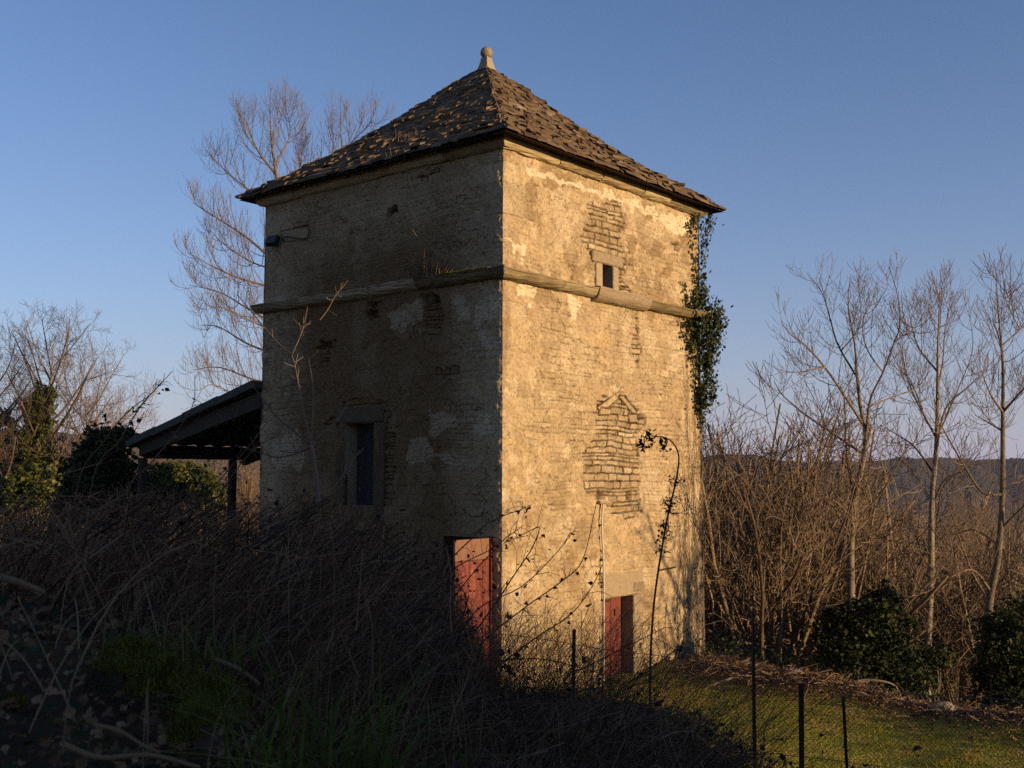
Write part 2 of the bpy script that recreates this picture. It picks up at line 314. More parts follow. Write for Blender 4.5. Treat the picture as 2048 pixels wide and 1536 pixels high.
def sheet():
    g = np.sinh(np.linspace(-5.6, 5.6, 330)); g = g / g.max() * 1400
    gx = g; gy = g + 8
    Xg, Yg = np.meshgrid(gx, gy, indexing='ij'); Zg = ground(Xg, Yg)
    n = len(gx); i, j = np.meshgrid(np.arange(n - 1), np.arange(n - 1), indexing='ij')
    F = np.stack([i * n + j, (i + 1) * n + j, (i + 1) * n + j + 1, i * n + j + 1], -1).reshape(-1, 4)
    V = np.stack([Xg, Yg, Zg], -1).reshape(-1, 3)
    lawn = sst(11.2, 12.6, V[:, 1] + .1 * V[:, 0]) * (1 - sst(.1, .5, (V[:, 0] - 3.6) * .707 + (V[:, 1] - 20) * .707)) * sst(-3, -1, V[:, 0])
    lawn = np.clip(lawn + .5 * (fbm(V[:, 0] * 2, V[:, 1] * 2, 3) - .5) * (lawn > .02), 0, 1)
    r = np.hypot(V[:, 0], V[:, 1]); lawn = lawn * (r < 60)
    far = sst(60, 140, r)
    mb = MB().add(V, F, 0.5)
    m = bpy.data.materials.new('earth_and_grass'); m.use_nodes = True; t = m.node_tree; nn = t.nodes; l = t.links; b = nn['Principled BSDF']; b.inputs['Roughness'].default_value = 1; b.inputs['Specular IOR Level'].default_value = .05
    tc = nn.new('ShaderNodeTexCoord')
    def rmp(scale, stops, d=6):
        z = nn.new('ShaderNodeTexNoise'); z.inputs['Scale'].default_value = scale; z.inputs['Detail'].default_value = d; l.new(tc.outputs['Object'], z.inputs['Vector'])
        q = nn.new('ShaderNodeValToRGB'); e = q.color_ramp.elements
        while len(e) < len(stops): e.new(.5)
        for k, (p, c) in enumerate(stops): e[k].position = p; e[k].color = (*c, 1)
        l.new(z.outputs['Fac'], q.inputs[0]); return q.outputs[0]
    def mx(k, a, c):
        at_ = nn.new('ShaderNodeAttribute'); at_.attribute_name = k; x = nn.new('ShaderNodeMix'); x.data_type = 'RGBA'
        l.new(at_.outputs['Fac'], x.inputs['Factor']); l.new(a, x.inputs[6]); l.new(c, x.inputs[7]); return x.outputs[2]
    c = mx('lawn', rmp(3, [(.35, (.03, .02, .013)), (.52, (.075, .05, .03)), (.62, (.05, .055, .015)), (.75, (.10, .07, .04))]), rmp(2.2, [(.35, (.15, .165, .022)), (.5, (.27, .255, .04)), (.65, (.36, .27, .07))]))
    c = mx('far', c, rmp(.02, [(.35, (.10, .065, .042)), (.6, (.16, .105, .065))]))
    l.new(c, b.inputs['Base Color'])
    bp = nn.new('ShaderNodeBump'); bp.inputs['Distance'].default_value = .05; z = nn.new('ShaderNodeTexNoise'); z.inputs['Scale'].default_value = 18; l.new(tc.outputs['Object'], z.inputs['Vector']); l.new(z.outputs['Fac'], bp.inputs['Height']); l.new(bp.outputs[0], b.inputs['Normal'])
    tag(mb.build('ground', m, smooth=True, attrs={'lawn': lawn, 'far': far}), kind='structure')
sheet()

def hills():                                 # wooded ridge closing the view
    a = np.radians(np.linspace(-62, 62, 2600)); k = np.linspace(0, 1, 50)
    Ag, Kg = np.meshgrid(a, k, indexing='ij'); R = 560 + 760 * Kg
    lift = np.interp(np.degrees(a), [-62, -25, -14, -5, 8, 16, 25, 62], [52, 46, 38, 26, 22, 18, 16, 24])[:, None]
    lift = lift + 9 * (fbm(np.degrees(Ag) * .35, Kg * 2, 3) - .5) * 2
    Zg = -75 + (75 + ZC + lift) * sst(0.0, .93, Kg) + sst(.1, .5, Kg) * 4.0 * (fbm(np.degrees(Ag) * 2.2, Kg * 14, 4, 5) - .5) + 2.2 * sst(.85, .93, Kg) * (fbm(np.degrees(Ag) * 14, Kg * 3, 2, 3) - .5)
    V = np.stack([R * np.sin(Ag), R * np.cos(Ag), Zg], -1).reshape(-1, 3); n = len(k)
    i, j = np.meshgrid(np.arange(len(a) - 1), np.arange(n - 1), indexing='ij')
    F = np.stack([i * n + j, i * n + j + 1, (i + 1) * n + j + 1, (i + 1) * n + j], -1).reshape(-1, 4)
    F = F[:, ::-1]
    m = mat('bare_winter_woods', [(.04, .036, .04), (.062, .052, .054), (.085, .068, .06)], rough=1, noise=.06, nmix=.6, spec=0, detail=9)
    tag(MB().add(V, F).build('hills', m), kind='structure')
hills()

# ------------------------------------------------------------------ the tower
AZ = 0.8732; S = 6.0; H = 8.594
C0 = np.array([-0.1467, 16.8994, 0.0])
UR = np.array([math.cos(AZ), math.sin(AZ), 0.]); UL = np.array([-math.sin(AZ), math.cos(AZ), 0.]); NR = -UL; NL = -UR
CEN = C0 + 3 * UR + 3 * UL
def on_face(px, py, U, N):
    r = ray(np.asarray(px, float), np.asarray(py, float)); t = ((C0 - CAM) @ N) / (r @ N); P = CAM + r * np.asarray(t)[..., None]
    return (P - C0) @ U, P[..., 2]
def uvR(p): p = np.asarray(p, float); u, v = on_face(p[..., 0], p[..., 1], UR, NR); return np.stack([u, v], -1)
def uvL(p): p = np.asarray(p, float); u, v = on_face(p[..., 0], p[..., 1], UL, NL); return np.stack([u, v], -1)

tower = empty('dovecote_tower', C0 + 3 * UR + 3 * UL, 'square limestone dovecote tower with hipped stone-slate roof and ball finial', 'tower')

def inside(poly, u, v):
    c = np.zeros(u.shape, bool); n = len(poly)
    for i in range(n):
        x1, y1 = poly[i]; x2, y2 = poly[(i + 1) % n]
        if y1 == y2: continue
        k = ((y1 > v) != (y2 > v)) & (u < (x2 - x1) * (v - y1) / (y2 - y1) + x1); c ^= k
    return c
def edge_dist(poly, u, v):
    d = np.full(u.shape, 9.)
    for i in range(len(poly)):
        a = np.array(poly[i]); b = np.array(poly[(i + 1) % len(poly)]); ab = b - a
        t = np.clip(((u - a[0]) * ab[0] + (v - a[1]) * ab[1]) / (ab @ ab + 1e-12), 0, 1)
        d = np.minimum(d, np.hypot(u - a[0] - t * ab[0], v - a[1] - t * ab[1]))
    return d
def stones(u, v, rng, h=(.07, .16), w=(.14, .42)):
    rows = np.cumsum(rng.uniform(*h, 200)) - 2.0; ri = np.clip(np.searchsorted(rows, v), 1, 199)
    dv = np.minimum(v - rows[ri - 1], rows[ri] - v); du = np.full(u.shape, 9.); sid = np.zeros(u.shape)
    for k in np.unique(ri):
        m = ri == k; e = np.cumsum(rng.uniform(*w, 60)) - 2.0 + rng.random() * .3; s = rng.random(62)
        ii = np.clip(np.searchsorted(e, u[m]), 1, 59); du[m] = np.minimum(u[m] - e[ii - 1], e[ii] - u[m]); sid[m] = s[ii]
    return np.minimum(du, dv), sid, dv

def rect(px):                                # bounding rectangle (u0,u1,v0,v1) from already converted points
    a = np.asarray(px); return a[:, 0].min(), a[:, 0].max(), a[:, 1].min(), a[:, 1].max()
_a = uvR([(1207, 1197), (1266, 1190)]); DOOR_R = (_a[0, 0], _a[1, 0], -0.34, _a[:, 1].mean())
_a = uvR([(1202.5, 528), (1223.5, 532), (1202.5, 577), (1223.5, 584)]); WIN_R = (_a[0, 0], _a[1, 0], _a[2:, 1].mean(), _a[:2, 1].mean())
_a = uvL([(748, 845), (690, 847), (748, 1012)]); WIN_L = (_a[0, 0], _a[1, 0], _a[2, 1], _a[:2, 1].mean())
_a = uvL([(981, 1076)]); DOOR_L = (_a[0, 0] + .02, _a[0, 0] + 1.0, -0.05, _a[0, 1])

PATCH_R = [uvR(p) for p in (
    [(1236, 782), (1252, 800), (1262, 815), (1290, 832), (1287, 860), (1276, 880), (1279, 960), (1280, 1003), (1286, 1025), (1250, 1038), (1196, 1008), (1186, 990), (1170, 975), (1164, 912), (1183, 885), (1196, 862), (1190, 815), (1198, 795), (1220, 795)],
    [(1196, 402), (1240, 405), (1248, 440), (1240, 470), (1252, 505), (1250, 560), (1262, 590), (1235, 590), (1234, 520), (1185, 520), (1160, 480), (1178, 440), (1174, 405)],
    [(1272, 618), (1276, 618), (1282, 680), (1276, 740), (1268, 700)], [(1172, 1330), (1205, 1300), (1200, 1200), (1192, 1115), (1203, 1115), (1204, 1385), (1175, 1385)],
    [(1345, 478), (1360, 480), (1358, 505), (1348, 505)])]
SEMI_R = [uvR(p) for p in ([(1080, 640), (1300, 670), (1370, 720), (1400, 900), (1300, 1000), (1180, 960), (1080, 860)], [(1250, 480), (1340, 500), (1390, 620), (1260, 590)], [(1100, 590), (1170, 600), (1180, 690), (1090, 690)],
    [(1330, 660), (1360, 640), (1400, 760), (1405, 1000), (1340, 930)], [(1060, 880), (1160, 880), (1180, 1060), (1070, 1000)], [(1290, 1180), (1405, 1170), (1405, 1340), (1290, 1370)])]
PATCH_L = [uvL(p) for p in ([(846, 592), (880, 588), (884, 640), (878, 676), (860, 682), (850, 660)], [(735, 600), (764, 596), (760, 646), (736, 644)], [(697, 800), (770, 790), (782, 830), (790, 870), (785, 1010), (752, 1010), (756, 850), (680, 848), (655, 860), (650, 845)],
    [(640, 684), (672, 680), (670, 700), (650, 745), (640, 730)], [(865, 738), (915, 738), (915, 760), (870, 752)], [(776, 420), (800, 420), (798, 432), (782, 436)], [(840, 350), (885, 330), (880, 345), (845, 362)])]
SEMI_L = [uvL(p) for p in ([(540, 425), (1000, 310), (1000, 400), (700, 440), (540, 500)], [(530, 640), (700, 640), (700, 800), (525, 900)], [(900, 780), (1000, 780), (1000, 900), (930, 900)], [(620, 900), (690, 860), (690, 1000), (620, 1000)], [(860, 850), (960, 850), (990, 1060), (880, 1050)])]
HOLES_R = [rect(uvR(p)) for p in ([(1196, 984), (1212, 999)], [(1255, 982), (1266, 1000)], [(1276, 826), (1290, 841)], [(1351, 482), (1358, 500)], [(1239, 572), (1250, 582)])]
HOLES_L = [rect(uvL(p)) for p in ([(779, 424), (797, 431)], [(738, 622), (752, 629)], [(740, 605), (748, 611)], [(868, 590), (877, 597)], [(640, 686), (658, 692)])]
SLAB_R = [uvR(p) for p in ([(1196, 815), (1206, 826), (1239, 797), (1233, 787)], [(1240, 793), (1250, 791), (1276, 822), (1270, 830)], [(1259, 828), (1278, 828), (1280, 845), (1262, 846)], [(1204, 815), (1225, 818), (1223, 830), (1200, 830)])]
SLAB_L = [uvL(p) for p in ([(560, 462), (618, 450), (619, 472), (612, 480), (562, 484)],)]
PALE_R = [uvR(p) for p in ([(1040, 330), (1380, 440), (1375, 470), (1250, 410), (1130, 372), (1050, 350)], [(1008, 470), (1030, 490), (1055, 480), (1048, 530), (1030, 500)], [(1130, 590), (1170, 590), (1150, 640)], [(1040, 560), (1075, 570), (1065, 600), (1030, 590)])]
PALE_L = [uvL(p) for p in ([(950, 660), (985, 660), (995, 690), (960, 700)], [(945, 840), (985, 840), (995, 870), (950, 870)], [(855, 820), (910, 830), (905, 860), (860, 870)], [(815, 880), (850, 870), (880, 910), (930, 900), (925, 925), (820, 920)], [(770, 620), (845, 605), (840, 650), (790, 660)], [(905, 590), (930, 585), (930, 640), (910, 645)], [(545, 890), (600, 860), (610, 930), (550, 940)], [(945, 600), (1000, 595), (1000, 640), (950, 650)], [(930, 320), (960, 316), (955, 330), (930, 335)])]

def wall_face(U0, flip, seed, opens, patches, semis, holes, slabs, pales, left):
    rng = np.random.default_rng(seed); nu, nv = 520, 800
    ul = np.linspace(0, S, nu); vl = np.linspace(-.9, H + .04, nv)
    for o in opens:
        for e in o[:2]: ul[np.argmin(abs(ul - e))] = e
        for e in o[2:]: vl[np.argmin(abs(vl - e))] = e
    U, V = np.meshgrid(ul, vl, indexing='ij')
    wu = U + .07 * (fbm(U * 3, V * 3, 1 + seed) - .5) + .03 * (fbm(U * 11, V * 11, 2) - .5); wv = V + .10 * (fbm(U * 1.3, V * 1.3, 3 + seed) - .5) + .03 * (fbm(U * 7, V * 7, 4) - .5)
    d, sid, dv_ = stones(wu, wv, rng, (.05, .135), (.12, .48)); d = np.clip(d + .016 * (fbm(U * 16, V * 16, 5, 3) - .5), 0, 9)
    nu_, nv_ = U + .30 * (fbm(U * 4, V * 4, 5 + seed, 6) - .5), V + .28 * (fbm(U * 4 + 9, V * 4, 6 + seed, 6) - .5)
    expo = np.zeros(U.shape)
    for p in patches: expo[inside(p, nu_, nv_)] = 1
    semi = .62 * sst(.43, .55, fbm(U * 1.1, V * 1.1, 2 + seed, 6))
    for p in semis: semi = np.maximum(semi, inside(p, nu_ + .5 * (fbm(U * 2, V * 2, 7) - .5), nv_) * sst(.32, .62, fbm(U * 1.7, V * 1.7, 3 + seed)))
    # quoins: long and short dressed blocks alternating up both ends of the face
    for end in (0, 1):
        v0 = -.9; k = 0; uu = U if end == 0 else S - U; r2 = np.random.default_rng(77 + end * 3)
        while v0 < H:
            hh = r2.uniform(.26, .52); ln = r2.uniform(.52, .8) if (k + left) % 2 else r2.uniform(.26, .4)
            if end == 0 or r2.random() < .7:
                pad = .03 * (fbm(U * 5, V * 5, 3) - .5); q = (uu < ln + pad) & (V >= v0) & (V < v0 + hh); dd = np.minimum(np.minimum(ln + pad - uu, V - v0), v0 + hh - V)
                if r2.random() < .8: d[q] = dd[q] * 1.3; sid[q] = .55 + .45 * r2.random(); semi[q] = np.maximum(semi[q], .85 if r2.random() < .7 else .3); 
            v0 += hh; k += 1
    for p in slabs:
        q = inside(p, U, V); dd = edge_dist(p, U, V); d[q] = dd[q]; sid[q] = .6 + .3 * rng.random(); expo[q] = 1; g = (~q) & (dd < .014); d[g] = 0.
    prof = np.clip(d / .018, 0, 1) ** .6
    rough = .020 * (fbm(U * 6, V * 6, 1 + seed) - .5) + .034 * (fbm(U * 20, V * 20, 2, 3) - .5)
    hst = -.078 + .052 * prof + .03 * (sid - .5) + rough * .55
    hre = .004 + rough - semi * .018 * (1 - prof) + .02 * (sst(.52, .56, fbm(U * 2.2, V * 2.2, 5 + seed, 5)) - .5) * (1 - .7 * semi)
    disp = np.where(expo > .5, hst, hre)
    joint = np.where(expo > .5, (1 - sst(.005, .018, d)) * (.65 + .35 * sst(.35, .6, fbm(U * 7, V * 7, 3))), semi * .72 * (1 - sst(.001, .011, np.where(dv_ < d + .004, d, d * 1.6))) * sst(.40, .56, fbm(U * 5, V * 9, 6, 5)))
    for h in holes:
        q = (nu_ > h[0] - .02) & (nu_ < h[1] + .02) & (nv_ > h[2] - .02) & (nv_ < h[3] + .02); q = (U > h[0]) & (U < h[1]) & (V > h[2]) & (V < h[3]) if not left else q
        disp[q] = -.16; joint[q] = .8
    # isolated crevices and small cracks
    cr = np.abs(fbm(U * 1.6, V * 2.6, 7 + seed, 5) - .5); cm = (cr < .006) & (fbm(U * .8, V * .8, 4) > .5); disp = disp - .02 * cm; joint = np.maximum(joint, .55 * cm)
    pale = np.zeros(U.shape)
    for p in pales: pale = np.maximum(pale, inside(p, nu_ + .35 * (fbm(U * 6, V * 6, 2) - .5), nv_ + .3 * (fbm(U * 5, V * 7, 3) - .5)) * .75)
    pale = np.maximum(pale, .24 * sst(.57, .62, fbm(U * 2.6, V * 2.6, 6 + seed, 7))) * (1 - .6 * expo)
    if left:   # damp, lichen-blackened middle, plus shade tone painted over the whole shaded face
        lich_shade = sst(.5, 1.5, U) * (1 - sst(4.4, 5.7, U)) * (1 - .85 * sst(6.7, 8.2, V)); lich_shade = np.clip(lich_shade * 1.1 - .25 + .5 * (fbm(U * 1.6, V * 1.6, 1, 7)), 0, 1) * .5 + .10 + .30 * sst(.0, .6, U) * (1 - .5 * sst(5.2, 5.8, U)) * (1 - .6 * sst(7, 8.4, V))
        lich_shade = lich_shade * (1 - .55 * pale); pale = pale * .4
    else: lich_shade = .42 * sst(.53, .57, fbm(U * 3.1, V * 3.1, 3, 7)) * sst(.4, .6, fbm(U * .5, V * .5, 5)) * (1 - pale)
    lich_shade = np.clip(lich_shade, 0, 1)
    fade = sst(0, .05, U) * sst(0, .05, S - U)
    for o in opens:
        du = np.maximum(np.maximum(o[0] - U, U - o[1]), 0); dv = np.maximum(np.maximum(o[2] - V, V - o[3]), 0); fade = fade * (.04 + .96 * sst(0, .05, np.hypot(du, dv)))
    disp = disp * fade
    # chipped corner, shared by both faces
    chip0 = .075 * (fbm(V * 0 + 3.3, V * 5, 2, 6) - .6) * (1 - sst(0, .10, U)); chip1 = .075 * (fbm(V * 0 + 8.3, V * 5, 2, 6) - .6) * (1 - sst(0, .10, S - U))
    N = NL if left else NR; other = -UL if left else -UR
    P = C0 + U[..., None] * U0 + V[..., None] * Z3 + (disp + chip0 + chip1)[..., None] * N
    P[0] += ((chip0)[0])[:, None] * (NR if left else NL)
    P[-1] += ((chip1)[-1])[:, None] * (-(NR if left else NL))
    i, j = np.meshgrid(np.arange(nu - 1), np.arange(nv - 1), indexing='ij')
    F = np.stack([i * nv + j, (i + 1) * nv + j, (i + 1) * nv + j + 1, i * nv + j + 1], -1).reshape(-1, 4)
    fu = (.5 * (ul[:-1] + ul[1:]))[:, None] + 0 * j; fv = (.5 * (vl[:-1] + vl[1:]))[None] + 0 * i; keep = np.ones(fu.shape, bool)
    for o in opens: keep &= ~((fu > o[0]) & (fu < o[1]) & (fv > o[2]) & (fv < o[3]))
    F = F[keep.ravel()]
    if flip: F = F[:, ::-1]
    expo = np.maximum(expo, np.clip(semi, 0, 1) * .6)
    return P.reshape(-1, 3), F, dict(expo=expo.ravel(), joint=joint.ravel(), sid=sid.ravel(), pale=pale.ravel(), lich_shade=lich_shade.ravel())
def build_walls():
    mb = MB(); at_ = []
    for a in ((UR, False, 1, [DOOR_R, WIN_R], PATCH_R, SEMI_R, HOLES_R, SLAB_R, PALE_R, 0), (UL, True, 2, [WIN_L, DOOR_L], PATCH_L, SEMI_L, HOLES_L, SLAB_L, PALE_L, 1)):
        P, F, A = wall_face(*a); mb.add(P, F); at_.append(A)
    # the two faces turned away
    k = 24; u = np.linspace(0, S, k); v = np.linspace(-.9, H, k); U, V = np.meshgrid(u, v, indexing='ij'); i, j = np.meshgrid(np.arange(k - 1), np.arange(k - 1), indexing='ij')
    F = np.stack([i * k + j, (i + 1) * k + j, (i + 1) * k + j + 1, i * k + j + 1], -1).reshape(-1, 4)
    for o, d, fl in ((C0 + S * UR, UL, False), (C0 + S * UL, UR, True)):
        mb.add((o + U[..., None] * d + V[..., None] * Z3).reshape(-1, 3), F[:, ::-1] if fl else F); z = np.zeros(k * k)
        at_.append(dict(expo=z, joint=z, sid=z + .5, pale=z, lich_shade=z + .4))
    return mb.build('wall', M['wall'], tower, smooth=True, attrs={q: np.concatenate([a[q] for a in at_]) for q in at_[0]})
wall = build_walls()

def F2(u, v, w, left=False):                 # face coordinates: along, up, outward
    return C0 + u * (UL if left else UR) + v * Z3 + w * (NL if left else NR)
def fbox(mb, left, u0, u1, v0, v1, w0, w1, bev=.012, jit=0., rng=None, tint=.5):
    box(mb, C0, UL if left else UR, NL if left else NR, Z3, (u0, w0, v0), (u1, w1, v1), bev, jit, rng, tint)
def reveal(mb, r, depth, left):              # the four inner sides of an opening
    u0, u1, v0, v1 = r; c = [(u0, v0), (u1, v0), (u1, v1), (u0, v1)]
    fr = np.array([F2(a, b, -.002, left) for a, b in c]); bk = np.array([F2(a, b, -depth, left) for a, b in c])
    n = 7
    for k in range(4):
        p = fr[k], fr[(k + 1) % 4], bk[(k + 1) % 4], bk[k]
        s, t = np.meshgrid(np.linspace(0, 1, 14), np.linspace(0, 1, n), indexing='ij'); s = s[..., None]; t = t[..., None]
        V = (p[0] * (1 - s) + p[1] * s) * (1 - t) + (p[3] * (1 - s) + p[2] * s) * t
        i, j = np.meshgrid(np.arange(13), np.arange(n - 1), indexing='ij'); F = np.stack([i * n + j, (i + 1) * n + j, (i + 1) * n + j + 1, i * n + j + 1], -1).reshape(-1, 4)
        mb.add(V.reshape(-1, 3), F if left else F[:, ::-1], .35)
rg = np.random.default_rng(11)
# low red door in the sunlit face
d = DOOR_R; mb = MB(); reveal(mb, d, .25, False); mb.build('door_reveal', M['stone'], tower)
mb = MB(); w_ = (d[1] - d[0])
for k in range(5): fbox(mb, False, d[0] + w_ * k / 5 + .004, d[0] + w_ * (k + 1) / 5 - .004, d[2], d[3] - .006, -.29, -.24 + .003 * (k % 2), .006, tint=.4 + .3 * rg.random())
door = mb.build('door', M['red'], tower); door['label'] = 'low red plank door in the sunlit face'
mb = MB(); fbox(mb, False, d[0] + .72 * w_, d[0] + .75 * w_, 1.0, 1.12, -.236, -.213, .004); mb.build('handle', M['metal'], door)
for zz in (.15, 1.25):
    mb = MB(); fbox(mb, False, d[0] + .02, d[0] + .62 * w_, zz, zz + .05, -.238, -.228, .003); mb.build('strap_hinge', M['metal'], door)
mb = MB(); fbox(mb, False, d[0] - .02, d[1] + .33, d[3] + .004, d[3] + .42, -.12, .022, .02, .006, rg, .45); mb.build('lintel', M['stone'], tower)
mb = MB(); v0 = -.4
for hh in (.8, .62, .55, .4): fbox(mb, False, d[1] + .004, d[1] + .28 + .05 * rg.random(), v0, min(v0 + hh - .006, d[3]), -.12, .016, .014, .004, rg, rg.random()); v0 += hh
mb.build('jamb', M['stone'], tower); mb = MB(); v0 = -.4
for hh in (.6, .7, .55, .5): fbox(mb, False, d[0] - .26 - .06 * rg.random(), d[0] - .004, v0, min(v0 + hh - .006, d[3]), -.12, .014, .014, .004, rg, rg.random()); v0 += hh
mb.build('jamb', M['stone'], tower)
# pigeon window above the string course
d = WIN_R; mb = MB(); reveal(mb, d, .42, False); fr_ = mb.build('window', M['stone'], tower)
mb = MB(); fbox(mb, False, d[0], d[1], d[2] - .02, d[3] + .02, -.6, -.43, .0); mb.build('dark_interior', M['void'], fr_)
mb = MB(); fbox(mb, False, d[0] - .30, d[1] + .30, d[3] + .003, d[3] + .20, -.1, .035, .02, .006, rg, .35); mb.build('lintel', M['stone'], fr_)
mb = MB(); fbox(mb, False, d[0] - .19, d[0] - .003, d[2], d[3], -.1, .035, .014, .004, rg, .6); mb.build('jamb', M['stone'], fr_)
mb = MB(); fbox(mb, False, d[1] + .003, d[1] + .17, d[2], d[3], -.1, .035, .014, .004, rg, .5); mb.build('jamb', M['stone'], fr_)
# shuttered window in the shaded face
d = WIN_L; mb = MB(); reveal(mb, d, .30, True); fr_ = mb.build('window', M['stone'], tower)
mb = MB(); w_ = d[1] - d[0]
for k in range(4): fbox(mb, True, d[0] + w_ * k / 4 + .002, d[0] + w_ * (k + 1) / 4 - .002, d[2], d[3], -.34, -.29 + .004 * (k % 2), .006, tint=.3 + .4 * rg.random())
mb.build('shutter', M['darkwood'], fr_)
mb = MB(); fbox(mb, True, d[0] - .22, d[1] + .26, d[3] + .003, d[3] + .27, -.1, .012, .02, .006, rg, .25); mb.build('lintel', M['shadestone'], fr_)
mb = MB(); fbox(mb, True, d[0] - .26, d[0] - .003, d[2] - .3, d[3], -.1, .008, .014, .004, rg, .2); mb.build('jamb', M['shadestone'], fr_); mb = MB(); fbox(mb, True, d[1] + .003, d[1] + .22, d[2] - .3, d[3], -.1, .008, .014, .004, rg, .2); mb.build('jamb', M['shadestone'], fr_)
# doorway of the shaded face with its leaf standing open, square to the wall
d = DOOR_L; mb = MB(); reveal(mb, d, .4, True); mb.build('door_reveal', M['shadestone'], tower)
mb = MB(); fbox(mb, True, d[0], d[1], d[2], d[3], -.6, -.41, 0.); mb.build('dark_interior', M['void'], tower)
mb = MB(); LW = 0.78; rgl = np.random.default_rng(3)
for k in range(5): box(mb, F2(d[0], 0, 0, True), NL, UL, Z3, (.02 + LW * k / 5, -.02 + .003 * (k % 2), .05), (.02 + LW * (k + 1) / 5 - .004, .025, d[3] - .32), .005, tint=.35 + .5 * rgl.random())
leaf = mb.build('door', M['red'], tower)
for zz in (.45, 1.55):
    mb = MB(); box(mb, F2(d[0], 0, 0, True), NL, UL, Z3, (.03, -.030, zz), (.03 + .7 * LW, -.0235, zz + .06), .002); mb.build('ledge_board', M['red'], leaf)
leaf['label'] = 'open red door leaf catching the sun beside the shaded face'
mb = MB(); box(mb, F2(d[0], 0, 0, True), NL, UL, Z3, (.02, -.024, d[3] - .316), (.02 + LW, .025, d[3]), .006); mb.build('faded_top_panel', M['faded'], leaf)
mb = MB(); box(mb, F2(d[0], 0, 0, True), NL, UL, Z3, (-.03, -.07, .0), (.03, .02, d[3] + .03), .008); mb.build('hinge_post', M['red'], leaf)

def sweep(profile, seed, cuts, name, zb, wob=.012, mat_=None, sag=None):   # moulding carried round the four faces; profile = [(out, up)...]
    rng = np.random.default_rng(seed); mb = MB()
    for U0, N, o, f in ((UR, NR, C0, 0), (UL, NL, C0, 1), (UL, UR, C0 + S * UR, 0), (UR, UL, C0 + S * UL, 1)):
        e = [0.]; 
        while e[-1] < S - .3: e.append(e[-1] + rng.uniform(*cuts))
        e[-1] = S
        for a, b in zip(e[:-1], e[1:]):
            dz = rng.normal() * wob; dw = rng.normal() * wob; m = 9; pr = np.array(profile); k = len(pr)
            s = np.linspace(0, 1, m); V = np.empty((m, k, 3))
            for i in range(m):
                q = pr.copy(); end = min(s[i], 1 - s[i]) == 0; q[:, 0] = np.where(pr[:, 0] > 0, pr[:, 0] * (1 - .10 * end) + dw * (pr[:, 0] / pr[:, 0].max()), pr[:, 0]); q[:, 1] += dz * .6
                uu = a + (b - a) * s[i] + (.004 if s[i] == 0 else -.004 if s[i] == 1 else 0)
                ext = np.zeros(k)
                if a == 0 and s[i] == 0: ext = -np.maximum(q[:, 0], 0); uu = 0
                if b == S and s[i] == 1: ext = np.maximum(q[:, 0], 0); uu = S
                if (a == 0 and s[i] == 0) or (b == S and s[i] == 1): q[:, 0] = pr[:, 0]; ext = np.sign(ext) * np.maximum(pr[:, 0], 0)
                q[:, 1] += (fbm(uu * 2.1 + seed, f * 7.7, 2) - .5) * .03 + (sag(uu, f) if sag else 0)
                V[i] = o + np.array([0, 0, zb]) + (uu + ext)[:, None] * U0 + q[:, 1:] * Z3 + q[:, :1] * N + rng.normal(size=(k, 3)) * .006
            ii, jj = np.meshgrid(np.arange(m - 1), np.arange(k), indexing='ij'); F = np.stack([ii * k + jj, (ii + 1) * k + jj, (ii + 1) * k + (jj + 1) % k, ii * k + (jj + 1) % k], -1).reshape(-1, 4)
            mb.add(V.reshape(-1, 3), F, rng.random()); base = mb.n - m * k
            mb.F.append(np.array([[base + x for x in range(k)], [base + (m - 1) * k + x for x in range(k)][::-1]]))
    return mb.build(name, mat_ or M['ledge'], tower, smooth=False)
tq = np.linspace(0, math.pi / 2, 7)
# cornice: swelling quarter round under the eaves
sweep([(-.06, 0.0)] + [(.02 + .12 * math.sin(t), .0 + .125 * (1 - math.cos(t))) for t in tq] + [(.14, .155), (-.06, .155)], 21, (.8, 1.5), 'cornice', H)
# string course: rounded ledge, fuller in the middle
ZS = 3.053 + ZC
sweep([(-.06, 0.0)] + [(.02 + .15 * math.sin(t), .01 + .13 * (1 - math.cos(t))) for t in tq] + [(.185, .15), (.18, .17), (-.06, .215)], 22, (1.1, 2.0), 'string_course', ZS, wob=.016, mat_=M['mossledge'])
def sill():
    a = uvR([(1182, 590), (1286, 612)]); u0, u1 = a[0][0], a[1][0]; pr = np.array([(-.05, -.055)] + [(.02 + .175 * math.sin(t), -.05 + .17 * (1 - math.cos(t))) for t in tq] + [(.205, .165), (.20, .185), (-.05, .215)]); k = len(pr); rng = np.random.default_rng(8); mb = MB()
    V = np.array([[F2(u, ZS + q[1], q[0]) + rng.normal(size=3) * .004 for q in pr] for u in np.linspace(u0, u1, 10)]); ii, jj = np.meshgrid(np.arange(9), np.arange(k), indexing='ij')
    mb.add(V.reshape(-1, 3), np.stack([ii * k + jj, (ii + 1) * k + jj, (ii + 1) * k + (jj + 1) % k, ii * k + (jj + 1) % k], -1).reshape(-1, 4), .35); mb.F.append(np.array([list(range(k)), [9 * k + x for x in range(k)][::-1]])); mb.build('sill', M['stone'], bpy.data.objects['window'])
sill()

